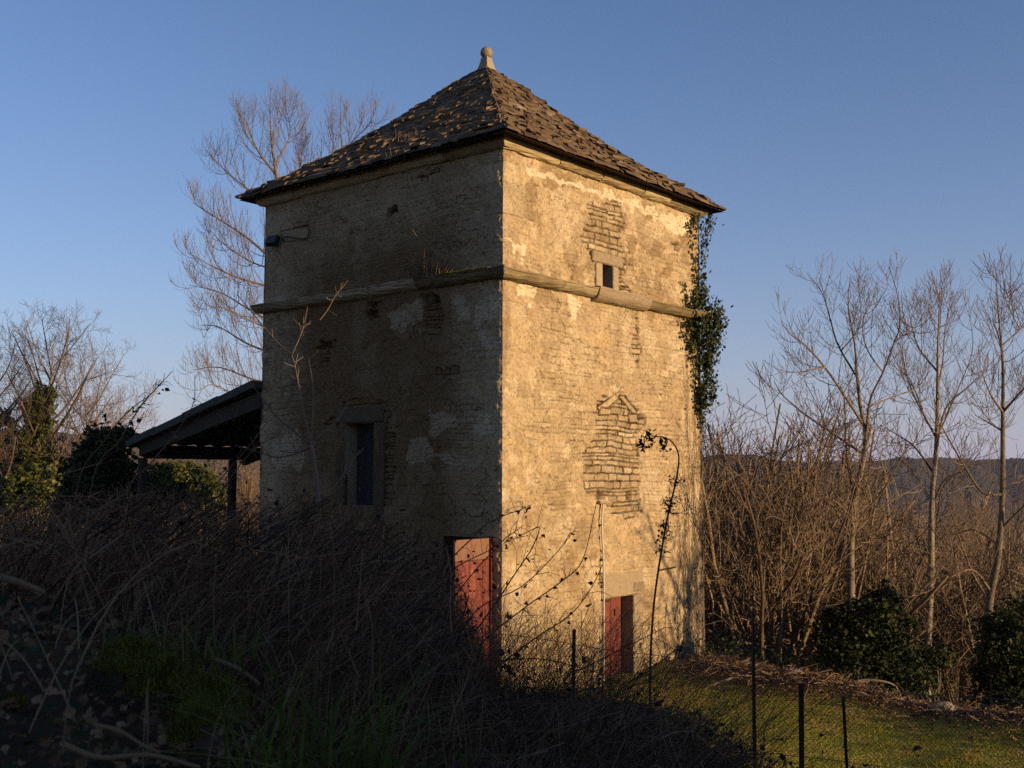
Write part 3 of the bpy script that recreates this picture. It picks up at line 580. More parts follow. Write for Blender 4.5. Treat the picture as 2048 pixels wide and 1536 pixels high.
# roof of overlapping stone slates on a slightly bell-cast pyramid
ZE, RE = H + .165, 3.0 + .36
ZA, RA = 7.935 + ZC, .17
def rprof(t): # t 0 eaves .. 1 apex -> half width, height
    r = RE + (RA - RE) * t; z = ZE + (ZA - ZE) * (t - .075 * np.sin(np.pi * np.clip(t, 0, 1)) * (1 - .3 * t)); return r, z
def roof():
    rng = np.random.default_rng(31); mb = MB()
    t = np.linspace(0, 1, 24); r, z = rprof(t); z = z - .05; rings = []
    fr = [(UR, NR), (UL, UR), (-UR, UL), (-UL, NL)]          # along, outward for the four slopes in turn
    corners = np.stack([CEN + (a * b_)[:, None] * 0 + (r * (1 if s1 else -1))[:, None] * UR + (r * (1 if s2 else -1))[:, None] * UL + z[:, None] * Z3 for s1, s2, a, b_ in ((0, 0, r, r), (1, 0, r, r), (1, 1, r, r), (0, 1, r, r))], 1)
    n = len(t); i, j = np.meshgrid(np.arange(n - 1), np.arange(4), indexing='ij'); F = np.stack([i * 4 + j, i * 4 + (j + 1) % 4, (i + 1) * 4 + (j + 1) % 4, (i + 1) * 4 + j], -1).reshape(-1, 4)
    mb.add(corners.reshape(-1, 3), F, .15)
    rc = RE - .06; mb.add([CEN + a * rc * UR + b_ * rc * UL + (ZE - .006) * Z3 for a, b_ in ((-1, -1), (1, -1), (1, 1), (-1, 1))], [[3, 2, 1, 0]], .1)
    rows = 37
    for A, N in fr:
        tt = 0.0
        for k in range(rows):
            t0 = (k / rows) ** .93 + rng.normal() * .0015; t1 = min(((k + 2.0) / rows) ** .93, 1.0); r0, z0 = rprof(max(t0 - .004, -.015)); r1, z1 = rprof(t1)
            s = -r0 - rng.random() * .15
            while s < r0:
                w = rng.uniform(.14, .40) * (1 - .45 * k / rows); a, b_ = max(s, -r0 - .015), min(s + w - .006, r0 + .015); s += w
                if b_ - a < .04: continue
                th = rng.uniform(.03, .058) * (1.1 if k == 0 else 1); out = rng.normal() * .02; lift = (abs(rng.normal()) * .018 + .018) * (k > 0); tilt = rng.normal() * .009
                sk0 = np.clip(a, -r1, r1); sk1 = np.clip(b_, -r1, r1)
                lo = r0 + out; j_ = rng.normal(size=4) * .014
                def P(sx, rad, zz): return CEN + sx * A + rad * N + zz * Z3
                V = [P(a + j_[0], lo + j_[2], z0 + lift + tilt), P(b_ + j_[1], lo + j_[3], z0 + lift - tilt), P(sk1, r1, z1 + .01), P(sk0, r1, z1 + .01)]
                V2 = [v + np.array([0, 0, th]) for v in V[:2]] + [v + np.array([0, 0, th * .6]) for v in V[2:]]
                V2[0] = V2[0] - N * rng.random() * .03; V2[1] = V2[1] - N * rng.random() * .03
                tn = np.clip(rng.normal(.42, .12) + (.3 if rng.random() < .025 else 0), 0, 1)
                mb.add(V + V2, [[3, 2, 1, 0], [4, 5, 6, 7], [0, 1, 5, 4], [1, 2, 6, 5], [2, 3, 7, 6], [3, 0, 4, 7]], tn)
    return mb.build('roof', M['slate'], tower)
roof_o = roof()
def finial():
    mb = MB(); prof = [(.17, -.12), (.158, 0), (.138, .07), (.113, .15), (.09, .24), (.076, .33)]
    V = []; 
    for h_, z in [(a, b_) for a, b_ in prof]:
        for m_, q in ((-1, -1), (1, -1), (1, 1), (-1, 1)): V.append(CEN + m_ * h_ * UR + q * h_ * UL + (ZA + z - .02) * Z3)
    n = len(prof); i, j = np.meshgrid(np.arange(n - 1), np.arange(4), indexing='ij')
    mb.add(V, np.stack([i * 4 + j, i * 4 + (j + 1) % 4, (i + 1) * 4 + (j + 1) % 4, (i + 1) * 4 + j], -1).reshape(-1, 4), .6); mb.F.append(np.array([[(n - 1) * 4 + k for k in range(4)]]))
    f = mb.build('finial', M['finial'], roof_o)
    bm = bmesh.new(); bmesh.ops.create_uvsphere(bm, u_segments=24, v_segments=16, radius=.122); me = bpy.data.meshes.new('ball')
    for v in bm.verts: v.co = Vector(CEN) + Vector((v.co.x, v.co.y, v.co.z * .98 + ZA + .415)) + v.co.normalized() * .006 * math.sin(v.co.x * 60) * math.sin(v.co.z * 50 + v.co.y * 40)
    V = np.array([v.co[:] for v in bm.verts]); q = [[v.index for v in f_.verts] for f_ in bm.faces if len(f_.verts) == 4]; t3 = [[v.index for v in f_.verts] for f_ in bm.faces if len(f_.verts) == 3]
    m2 = MB().add(V, q, .4); m2.F.append(np.array(t3)); bm.free(); bpy.data.meshes.remove(me)
    m2.build('ball_finial', M['finial'], roof_o, smooth=True)
finial()

# ------------------------------------------------------------------ fittings on the tower
def fittings():
    rng = np.random.default_rng(41)
    p = uvR([(1202, 1006), (1199, 1050), (1202, 1120), (1203, 1200), (1203, 1380)])
    mb = MB(); tube1(mb, [F2(u, v, .05) for u, v in p], .015, k=8, n=24)
    pipe = tag(mb.build('drainpipe', M['pvc'], smooth=True), 'thin white plastic pipe running down the sunlit wall beside the low red door', 'pipe')
    for i in (1, 2, 3):
        mb = MB(); fbox(mb, False, p[i][0] - .04, p[i][0] + .04, p[i][1] - .012, p[i][1] + .012, -.03, .055, .003); mb.build('pipe_clip', M['metal'], pipe)
    a = uvR([(1192, 1001), (1216, 1003)]); mb = MB(); fbox(mb, False, a[0][0], a[1][0], a[0][1] - .05, a[0][1] - .01, -.1, .10, .008, .004, rng)
    tag(mb.build('stone_bracket', M['stone']), 'small flat stone ledge jutting out at the top of the white pipe', 'ledge')
    a = uvR([(1318, 1140), (1347, 1134)]); mb = MB(); tube1(mb, [F2(a[0][0], a[0][1], .04), F2(a[1][0], a[1][1], .05)], .014, k=6, n=4)
    tag(mb.build('iron_bar', M['metal']), 'short rusty iron bar on the sunlit wall right of the low red door', 'iron bar')
    # floodlight
    a = uvL([(556, 484)])[0]; o = F2(a[0], a[1], 0, True)
    fl = empty('floodlight', o, 'small black floodlight on the shaded wall near its far upper corner', 'floodlight')
    mb = MB(); ax = UL * .9 + NL * .2; ax = ax / np.linalg.norm(ax); up = N3(Z3 * .9 - NL * .35 + 0); nn = N3(np.cross(ax, up)); nn = nn if nn @ NL > 0 else -nn
    box(mb, o + NL * .12, ax, nn, up, (-.13, -.05, -.1), (.13, .06, .1), .02); mb.build('housing', M['lamp'], fl)
    mb = MB(); box(mb, o + NL * .12, ax, nn, up, (-.11, .061, -.08), (.11, .068, .08), .003); mb.build('lens', M['glass'], fl)
    mb = MB(); box(mb, o, UL, NL, Z3, (-.03, -.03, -.03), (.03, .12, .0), .005); mb.build('bracket', M['lamp'], fl)
    q = uvL([(565, 482), (575, 474), (598, 478), (616, 476), (620, 462), (617, 450)]); mb = MB(); tube1(mb, [F2(u, v, .03, True) for u, v in q], .009, k=5, n=30); mb.build('cable', M['lamp'], fl)
    # dry grass rooted on the string course and weeds in the roof
    mb = MB()
    for c, n, hh in (((862, 553), 140, .62), ((840, 560), 60, .4), ((885, 550), 80, .45), ((810, 566), 30, .3), ((905, 546), 40, .22)):
        u, v = uvL([c])[0]; u_ = u + rng.normal(size=n) * .13; P = C0 + u_[:, None] * UL + (ZS + .18) * Z3 + rng.uniform(.05, .2, n)[:, None] * NL
        blades(mb, rng, P, rng.uniform(.3, 1, n) * hh, .008, 1.3, seg=4)
    u, v = uvL([(850, 555)])[0]
    for e in ((-.1, .95), (.25, .8), (-.35, .75)): tube1(mb, [C0 + u * UL + (ZS + .18) * Z3 + .12 * NL, C0 + (u - e[0] * .3) * UL + (ZS + .3 + e[1] * .5) * Z3 + .17 * NL, C0 + (u + .25 - e[0]) * UL + (ZS + .18 + e[1]) * Z3 + .3 * NL], .005, .003, 3, 9)
    tag(mb.build('grass_tuft', M['straw']), 'dry tawny grass tuft growing on the string course of the shaded wall', 'grass tuft')
    for (px, py), n in (((820, 275), 40), ((800, 310), 30)):
        r = ray(px, py); nn = N3(NL * .67 + Z3 * .74); t = ((CEN + RE * NL + ZE * Z3 - CAM) @ nn) / (r @ nn); b = CAM + r * t - nn * .05
        mb = MB(); blades(mb, rng, b + rng.normal(size=(n, 3)) * np.array([.14, .14, .03]), rng.uniform(.1, .28, n), .008, 1.2)
        tag(mb.build('roof_weed', M['straw']), 'dry weeds between the roof slates, ' + ('upper of the two tufts on the shaded slope' if py < 300 else 'lower of the two tufts on the shaded slope'), 'weed', 'weeds on the roof')
    # moss on the string course near the corner
    mb = MB(); u = rng.uniform(.15, 1.3, 1200); P = C0 + u[:, None] * UL + (ZS + .172) * Z3 + rng.uniform(.08, .2, 1200)[:, None] * NL
    blades(mb, rng, P, .035, .012, .8, seg=2); tag(mb.build('moss', M['moss']), kind='stuff')
    # pale footing stones and threshold by the far lower corner
    for i, (a, b, y) in enumerate((((1338, 1380), (1378, 1381), .0), ((1382, 1381), (1422, 1380), .0))):
        A = at(a[0], a[1], 19.9); A[2] = ground(A[0], A[1]); B = at(b[0], b[1], 20.1); ax = N3((B - A) * np.array([1, 1, 0])); L = np.linalg.norm((B - A)[:2]); mb = MB()
        box(mb, A, ax, np.cross(Z3, ax), Z3, (0, -.10, -.15), (L, .12, .03), .02, .012, rng, .8); tag(mb.build('kerb_stone', M['rock']), ('left' if i == 0 else 'right') + ' one of two pale flat kerb stones at the foot of the tower', 'stone', 'kerb stones')
fittings()

# ivy on the far corner of the sunlit face
def ivy_corner():
    rng = np.random.default_rng(51)
    root = empty('ivy', C0 + S * UR, 'dark green ivy climbing the sunlit corner of the tower', 'ivy')
    mb = MB()
    # (px, py, spread along the wall, spread out, count)
    cl = [(1392, 440, .22, .10, 90), (1414, 446, .12, .2, 120), (1404, 480, .12, .12, 90), (1404, 520, .10, .1, 60), (1402, 560, .12, .12, 100), (1400, 600, .2, .14, 260), (1392, 625, .3, .16, 360),
          (1415, 638, .22, .3, 520), (1432, 640, .12, .22, 240), (1402, 665, .28, .22, 620), (1420, 690, .18, .22, 420), (1405, 715, .24, .2, 480), (1412, 740, .15, .16, 260), (1406, 765, .10, .1, 90),
          (1400, 790, .18, .18, 320), (1420, 780, .12, .18, 180), (1402, 812, .12, .1, 80), (1405, 840, .08, .06, 30), (1380, 640, .2, .08, 120), (1370, 660, .15, .06, 50), (1385, 690, .16, .08, 120)]
    for px, py, sp, so, n in cl:
        r = ray(px, py); t = ((C0 - CAM) @ NR - (-.05)) / (r @ NR); c = CAM + r * t
        P = c + (rng.normal(size=n) * sp * .55)[:, None] * UR + (rng.normal(size=n) * .17)[:, None] * Z3 + (np.abs(rng.normal(size=n)) * so * .45)[:, None] * NR
        n = int(n * .8); P = P[:n]; leaves(mb, rng, P, rng.uniform(.045, .10, n), rng.random(n), up=np.broadcast_to(NR * .8 + UR * .3 - Z3 * .15, (n, 3)))
    # thin runners of leaves on the upper wall
    for px0, py0, px1, py1, n in ((1372, 440, 1400, 640, 90), (1378, 450, 1392, 600, 70), (1362, 560, 1384, 680, 60), (1358, 640, 1395, 760, 60), (1383, 740, 1404, 850, 70)):
        t = rng.random(n); px = px0 + (px1 - px0) * t + rng.normal(size=n) * 3; py = py0 + (py1 - py0) * t
        u, v = on_face(px, py, UR, NR); P = C0 + u[:, None] * UR + v[:, None] * Z3 + .04 * NR
        leaves(mb, rng, P, rng.uniform(.04, .08, n), rng.random(n), up=np.broadcast_to(NR, (n, 3)))
    mb.build('foliage', M['ivy'], root)
    mb = MB()
    for k in range(46):        # woody stems and dead runners up the lower wall
        px = 1412 - abs(rng.normal()) * 34; py = 1350 + rng.normal() * 8; pts = [];
        top = rng.uniform(700, 1180); px_ = px
        for y in np.linspace(py, top, 9): pts.append((px_, y)); px_ = min(px_ + rng.normal() * 4.5 + (1400 - px_) * .05, 1413 - (1350 - y) * .018)
        q = uvR(pts); tube1(mb, [F2(min(u, 5.98), v, .02 + .015 * rng.random()) for u, v in q], rng.uniform(.006, .017), .004, 4, 22)
    mb.build('stems', M['bark'], root)
ivy_corner()

# ------------------------------------------------------------------ plants
def rot_about(v, ax, a):
    ax = ax / np.linalg.norm(ax); return v * math.cos(a) + np.cross(ax, v) * math.sin(a) + ax * (ax @ v) * (1 - math.cos(a))
class Tree:
    """grows twigs from limbs; every branch is a polyline of n points kept per level"""
    def __init__(s, seed, n=7): s.rng = np.random.default_rng(seed); s.B = {}; s.n = n; s.thick = .0085
    def put(s, lev, P, r0, r1): s.B.setdefault(lev, []).append((P, np.linspace(r0, r1, len(P))))
    def grow(s, p, d, L, r, lev, up=.35, wob=.22, rmin=.005):
        n = s.n if lev < 3 else 5; pts = [p]; d = d / np.linalg.norm(d)
        for i in range(n - 1):
            d = d + np.array([0, 0, up / n * 2]) + s.rng.normal(size=3) * wob * (.6 if lev < 2 else 1) / math.sqrt(n); d /= np.linalg.norm(d); pts.append(pts[-1] + d * L / (n - 1))
        P = np.array(pts); s.put(lev, P, r, max(rmin, r * (.45 if lev else .12))); return P
    def children(s, P, r0, r1, lev, maxlev, num, L, ang=(.6, 1.1), t0=.25, up=.35, wob=.22, ratio=.55, rmin=.005, pairs=False, den=.62):
        m = len(P); cum = np.concatenate([[0], np.cumsum(np.linalg.norm(np.diff(P, axis=0), axis=1))]); tot = cum[-1]
        for k in range(num):
            t = t0 + (1 - t0) * (k + s.rng.random() * .8) / num; t = min(t, .98); x = np.searchsorted(cum, t * tot) - 1; x = min(max(x, 0), m - 2); f = (t * tot - cum[x]) / max(cum[x + 1] - cum[x], 1e-6)
            p = P[x] * (1 - f) + P[x + 1] * f; d = P[x + 1] - P[x]; d = d / max(np.linalg.norm(d), 1e-6); r = (r0 + (r1 - r0) * t)
            pe = np.cross(d, s.rng.normal(size=3)); pe /= np.linalg.norm(pe)
            for sg in ((1, -1) if pairs and s.rng.random() < .75 else (1,)):
                dd = rot_about(d, pe, sg * s.rng.uniform(*ang)); LL = L * (1.15 - .65 * t) * s.rng.uniform(.6, 1.25); rr = max(rmin, min(r * .6, LL * s.thick))
                Q = s.grow(p, dd, LL, rr, lev, up, wob, rmin)
                if lev < maxlev: s.children(Q, rr, max(rmin, rr * .45), lev + 1, maxlev, max(2, int(num * den)), L * ratio, ang, .2, up, wob, ratio, rmin, pairs, den)
    def mesh(s, levs, ks=(8, 6, 4, 3, 3, 3)):
        mb = MB()
        for l in levs:
            by = {}
            for P, R in s.B.get(l, []): by.setdefault(len(P), []).append((P, R))
            for v in by.values(): tubes(mb, np.array([a for a, _ in v]), np.array([b for _, b in v]), ks[min(l, 5)], s.rng.random(len(v)))
        return mb

def traced_tree(name, label, group, seed, Y, trunk, limbs, r0, rl, twig=dict(), base_extra=.6, barkmat='bark', twigmat='twig', depth=1.6):
    """a tree whose trunk and main limbs follow the photograph; twigs are grown"""
    T = Tree(seed); rng = T.rng
    P = at([p[0] for p in trunk], [p[1] for p in trunk], np.full(len(trunk), Y)); 
    base = P[0].copy(); base[2] = ground(base[0], base[1]) - .15
    if base[2] < P[0][2] - .1: P = np.vstack([base, P])
    off = np.cumsum(rng.normal(size=len(P)) * .12); P = P + off[:, None] * Y3
    tp = spline(P, 26); T.put(0, tp, r0, .012); T.B[0][0] = (tp, np.interp(np.linspace(0, 1, 26), [0, .5, .8, 1], [r0, r0 * .55, r0 * .2, .006]))
    root = empty(name, (tp[0][0], tp[0][1], tp[0][2]), label, 'tree', group)
    L = []; pool = [(tp, np.interp(np.linspace(0, 1, 26), [0, .5, .8, 1], [r0, r0 * .55, r0 * .2, .006]))]
    for lm in limbs:
        n = len(lm); s = rng.choice([-1, 1]) * rng.uniform(.3, 1) * depth; best = None
        for q, rr in pool:
            x, z = proj(q); k = np.argmin(np.hypot(x - lm[0][0], z - lm[0][1])); dd = math.hypot(x[k] - lm[0][0], z[k] - lm[0][1])
            if best is None or dd < best[0]: best = (dd, q[k], rr[k])
        yo = best[1][1] + s * np.linspace(0, 1, n) ** 1.2
        a = at([p[0] for p in lm], [p[1] for p in lm], yo); a[0] = best[1]; q = spline(a, 16); rb = min(rl * rng.uniform(.75, 1.1), best[2] * .8); R_ = np.linspace(rb, .006, 16); T.B.setdefault(1, []).append((q, R_)); L.append(q); pool.append((q, R_))
    kw = dict(num=7, L=1.1, maxlev=3, ang=(.65, 1.25), up=.8, ratio=.42, pairs=True, wob=.2, rmin=.0038, den=.62); kw.update(twig)
    for q in L: T.children(q, rl * .7, .008, 2, t0=.18, **kw)
    k2 = dict(kw); k2['num'] = kw['num'] + 1; T.children(tp, r0 * .5, .01, 2, t0=.5, **k2)
    T.mesh([0], (10, 6)).build('trunk', M[barkmat], root, smooth=True)
    T.mesh([1, 2, 3, 4, 5]).build('crown', M[twigmat], root, smooth=True)
    return root
traced_tree('ash_tree', 'slim bare tree with pale trunk forking in a V, nearest the tower on the right', 'slim bare trees right of the tower', 61, 23.5,
    [(1697, 1215), (1700, 1080), (1705, 990), (1716, 910), (1721, 865), (1714, 815), (1703, 745), (1697, 690), (1694, 610), (1695, 556)],
    [[(1721, 865), (1740, 800), (1766, 745), (1786, 690), (1800, 650), (1795, 590), (1778, 533)], [(1703, 745), (1676, 690), (1661, 640), (1646, 590), (1622, 555)], [(1716, 905), (1655, 860), (1605, 825), (1565, 790), (1548, 762)],
     [(1712, 850), (1688, 790), (1650, 735), (1610, 690), (1580, 668), (1562, 642)], [(1697, 700), (1715, 660), (1722, 620), (1716, 560)], [(1740, 805), (1790, 792), (1835, 775), (1860, 740)], [(1690, 1020), (1693, 900), (1689, 800), (1680, 770)],
     [(1766, 745), (1735, 700), (1725, 650), (1740, 600)], [(1786, 690), (1830, 655), (1850, 620)], [(1655, 735), (1622, 740), (1595, 750)], [(1700, 1100), (1665, 1010), (1640, 1000)], [(1697, 1150), (1735, 1100), (1745, 1060)]], .088, .03)
traced_tree('ash_tree', 'slim bare tree with straight pale trunk, second from the tower on the right', 'slim bare trees right of the tower', 62, 25.0,
    [(1845, 1300), (1850, 1150), (1850, 1000), (1855, 900), (1857, 760), (1856, 700), (1851, 620), (1849, 556)],
    [[(1856, 790), (1886, 720), (1890, 660), (1905, 580)], [(1857, 870), (1832, 800), (1812, 745), (1800, 690), (1770, 640)], [(1855, 905), (1890, 820), (1935, 775), (1972, 740)], [(1855, 960), (1830, 895), (1795, 870), (1760, 850)],
     [(1853, 885), (1890, 840), (1915, 780), (1945, 700), (1938, 620)], [(1851, 1010), (1890, 960), (1930, 940), (1960, 905)], [(1856, 700), (1880, 640), (1884, 575)], [(1857, 820), (1820, 760), (1790, 735)], [(1850, 1000), (1815, 930), (1775, 905)], [(1856, 740), (1835, 690), (1815, 610)],
     [(1850, 1120), (1900, 1060), (1960, 1030)], [(1848, 1180), (1920, 1090), (1975, 1060)]], .09, .028)
traced_tree('ash_tree', 'slim bare tree at the right edge with a long limb reaching left, tallest tip', 'slim bare trees right of the tower', 63, 20.5,
    [(1994, 1250), (2003, 1120), (2012, 1000), (2020, 850), (2026, 720), (2025, 620), (2021, 526)],
    [[(2012, 1005), (1965, 985), (1925, 925), (1890, 865), (1879, 845)], [(2026, 740), (2001, 690), (1984, 635)], [(2027, 680), (2046, 650), (2056, 600)], [(2020, 830), (1982, 790), (1962, 740)], [(2021, 820), (2050, 775), (2070, 760)], [(2018, 880), (1985, 850), (1950, 830)],
     [(2008, 1060), (2060, 1000), (2100, 960)], [(2005, 1100), (1950, 1060), (1905, 1070)], [(2025, 650), (2012, 600), (2008, 560)], [(2000, 1180), (1945, 1140), (1900, 1155)]], .085, .032, twig=dict(num=7, L=.95))
traced_tree('ash_tree', 'tall bare tree rising behind the shed and the shaded roof slope', 'bare trees left of the tower', 64, 33.0,
    [(600, 940), (592, 800), (580, 650), (570, 540), (562, 430), (555, 360), (545, 300), (541, 240), (541, 195)],
    [[(562, 430), (510, 390), (450, 340), (412, 300)], [(568, 530), (500, 480), (440, 440), (385, 405)], [(575, 600), (490, 560), (430, 535), (376, 505)], [(580, 660), (500, 620), (440, 585), (378, 570)], [(585, 720), (500, 690), (440, 655), (400, 650)],
     [(590, 780), (510, 760), (440, 735), (385, 740)], [(566, 480), (620, 400), (660, 320), (684, 220)], [(640, 350), (690, 300), (725, 262), (748, 240)], [(555, 360), (515, 300), (495, 250), (488, 235)], [(552, 330), (580, 270), (572, 215)], [(600, 430), (600, 340), (605, 290)], [(592, 800), (500, 800), (430, 770), (400, 780)],
     [(570, 540), (505, 525), (450, 490), (420, 460)], [(583, 690), (520, 650), (460, 620), (410, 610)]], .15, .042, twig=dict(num=10, L=1.6, ang=(.6, 1.3), up=1.0, rmin=.0042))

def crown_tree(name, label, group, seed, px, py, Y, top, spread, n1=14, r=.16, lev=4, twig='twig'):
    T = Tree(seed); rng = T.rng; b = at(px, py, Y); b[2] = ground(b[0], b[1]) - .1; tp_ = at(px, top, Y)[2]; Hh = tp_ - b[2]
    root = empty(name, b, label, 'tree', group)
    P = T.grow(b, np.array([rng.normal() * .05, 0, 1.]), Hh * .8, r, 0, up=.1, wob=.12)
    for k in range(n1):
        t = .22 + .7 * k / n1; i = min(int(t * (len(P) - 1)), len(P) - 2); f = t * (len(P) - 1) - i; p = P[i] * (1 - f) + P[i + 1] * f
        a = k * 2.4 + rng.random(); el = .25 + .75 * t; L = Hh * spread * (1.1 - .55 * t) * rng.uniform(.8, 1.15)
        Q = T.grow(p, np.array([math.cos(a), math.sin(a), el]), L, r * (.5 - .32 * t), 1, up=.3, wob=.25); T.children(Q, r * .4, .012, 2, lev, 7, L * .5, (.45, 1.05), .15, .22, .3, .55, .0045, False, .75)
    T.mesh([0], (9,)).build('trunk', M['bark'], root, smooth=True); T.mesh([1, 2, 3, 4, 5]).build('crown', M[twig], root, smooth=True)
    return root
crown_tree('bare_tree', 'round-crowned bare tree with ivy-wrapped trunk at the left edge', 'bare trees left of the tower', 71, 88, 1010, 40, 580, .44, 22, .15)
crown_tree('bare_tree', 'bare tree cut by the left edge of the photo, behind the ivy', 'bare trees left of the tower', 72, -10, 1010, 39, 630, .42, 20, .14)
crown_tree('bare_tree', 'smaller pinkish bare tree between the dark evergreen bush and the shed', 'bare trees left of the tower', 73, 190, 1000, 44, 690, .5, 20, .11)

def clump(mb, rng, c, rad, n, size, lump=7, hollow=.55):      # leaf cloud with an uneven outline
    u = N3(rng.normal(size=(n, 3))); d = N3(rng.normal(size=(lump, 3))); w = rng.uniform(-.5, .45, lump)
    f = 1 + (np.maximum(u @ d.T, 0) ** 3 * w).sum(1); rr = (hollow + (1 - hollow) * rng.random(n) ** .6) * f
    P = np.asarray(c) + u * rr[:, None] * np.asarray(rad); k = max(6, n // 45); cen = P[rng.integers(0, n, k)]; m = rng.random(n) < .6
    P[m] = cen[rng.integers(0, k, m.sum())] + rng.normal(size=(m.sum(), 3)) * .11 * np.mean(rad) ** .5
    q = rng.random(n) < .14; k2 = max(4, n // 130); sd = N3(rng.normal(size=(k2, 3)) + [0, 0, .35]); si = rng.integers(0, k2, q.sum()); P[q] = np.asarray(c) + sd[si] * np.asarray(rad) * (.8 + .62 * rng.random((q.sum(), 1))) + rng.normal(size=(q.sum(), 3)) * .045
    leaves(mb, rng, P, (.35 + 1.1 * rng.random(n) ** 1.6) * size, np.clip(rng.normal(.42, .26, n), 0, 1), up=u * .6 + np.array([0, 0, .5]))
def evergreen(name, label, group, seed, blobs, Y, size, mat_='ivy', cat='bush'):
    rng = np.random.default_rng(seed); c0 = at(blobs[0][0], blobs[0][1], Y); b = gp(c0[0], c0[1]); root = empty(name, b, label, cat, group); mb = MB(); st = MB()
    for px, py, rx, rz, n, *dy in blobs:
        y = Y + (dy[0] if dy else rng.normal() * .3); c = at(px, py, y); k = y / F_PX; clump(mb, rng, c, (rx * k, (rx + rz) * .5 * k, rz * k), n, size)
        for q in range(3): tube1(st, [b + rng.normal(size=3) * np.array([.15, .15, 0]) - [0, 0, .1], (b + c) / 2 + rng.normal(size=3) * .15, c + rng.normal(size=3) * .3 * np.array([rx, rx, rz]) * k], .03, .008, 4, 9)
    mb.build('foliage', M[mat_], root); st.build('stems', M['bark'], root)
    return root
evergreen('ivy_bush', 'large dark ivy-clad bush round the trunk of the forked tree', 'ivy bushes right of the tower', 81, [(1700, 1270, 60, 70, 3600), (1760, 1250, 50, 65, 3000), (1690, 1330, 75, 50, 2600), (1780, 1320, 60, 60, 2600), (1770, 1195, 26, 28, 500), (1665, 1230, 25, 25, 400)], 22.0, .085)
evergreen('ivy_bush', 'small low ivy bush round the foot of the straight pale trunk', 'ivy bushes right of the tower', 82, [(1845, 1330, 38, 42, 1500), (1880, 1315, 22, 25, 350), (1820, 1360, 40, 30, 900)], 23.5, .085)
evergreen('ivy_bush', 'tall dark ivy-clad bush at the right edge below the tallest tree', 'ivy bushes right of the tower', 83, [(2010, 1270, 42, 60, 2400), (2040, 1340, 60, 70, 3600), (1985, 1340, 38, 60, 2200), (2030, 1410, 60, 40, 1800), (2045, 1250, 30, 50, 1200)], 18.5, .075)
evergreen('evergreen_bush', 'tall rounded dark evergreen bush left of the shed, in shade', 'dark bushes left of the tower', 84, [(205, 905, 52, 52, 3400), (215, 960, 70, 60, 3000), (170, 950, 50, 45, 1800), (230, 1010, 95, 45, 2600), (245, 870, 25, 18, 500), (170, 1010, 60, 40, 1500)], 24.5, .11)
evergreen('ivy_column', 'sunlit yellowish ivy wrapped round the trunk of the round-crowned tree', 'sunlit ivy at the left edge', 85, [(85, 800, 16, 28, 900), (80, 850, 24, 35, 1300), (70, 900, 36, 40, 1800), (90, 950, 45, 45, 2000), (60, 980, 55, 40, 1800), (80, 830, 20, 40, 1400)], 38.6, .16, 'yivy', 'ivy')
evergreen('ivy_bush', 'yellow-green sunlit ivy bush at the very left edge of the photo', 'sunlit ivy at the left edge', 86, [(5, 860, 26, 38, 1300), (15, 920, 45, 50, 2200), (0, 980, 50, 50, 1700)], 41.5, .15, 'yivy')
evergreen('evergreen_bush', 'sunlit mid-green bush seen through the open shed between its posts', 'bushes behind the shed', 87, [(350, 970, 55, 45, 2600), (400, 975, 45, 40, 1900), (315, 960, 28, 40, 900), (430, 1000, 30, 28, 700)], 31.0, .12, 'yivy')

def hazel(seed, Hh, nst, spread, lev=3):
    T = Tree(seed); rng = T.rng
    for k in range(nst):
        a = rng.random() * 6.28; lean = rng.random() ** .7 * spread; d = np.array([math.cos(a) * lean, math.sin(a) * lean, 1.]); p = np.array([math.cos(a), math.sin(a), 0]) * rng.random() * .5
        L = Hh * rng.uniform(.6, 1.08); Q = T.grow(p, d, L, rng.uniform(.016, .05), 1, up=.06, wob=.42); T.children(Q, .03, .009, 2, lev, 9, L * .36, (.4, 1.1), .25, .2, .36, .5, .0048, False, .8)
    return T
def shrub_proto(name, seed, Hh, nst, spread):
    T = hazel(seed, Hh, nst, spread); root = empty(name, (0, 0, 0)); T.mesh([1], (6, 5)).build('stems', M['shrubtwig'], root, smooth=True); T.mesh([2, 3, 4], (3, 3, 3, 3)).build('twigs', M['shrubtwig'], root)
    return root
def dup(root, loc, rz, sc):
    r = root.copy(); COL.objects.link(r); r.location = loc; r.rotation_euler = (0, 0, rz); r.scale = (sc, sc, sc)
    for ch in list(root.children):
        c = ch.copy(); COL.objects.link(c); c.parent = r
    return r
protos = [shrub_proto('hazel_shrub', 91, 4.4, 22, .75), shrub_proto('hazel_shrub', 92, 5.0, 17, .6), shrub_proto('hazel_shrub', 93, 3.8, 26, .95)]
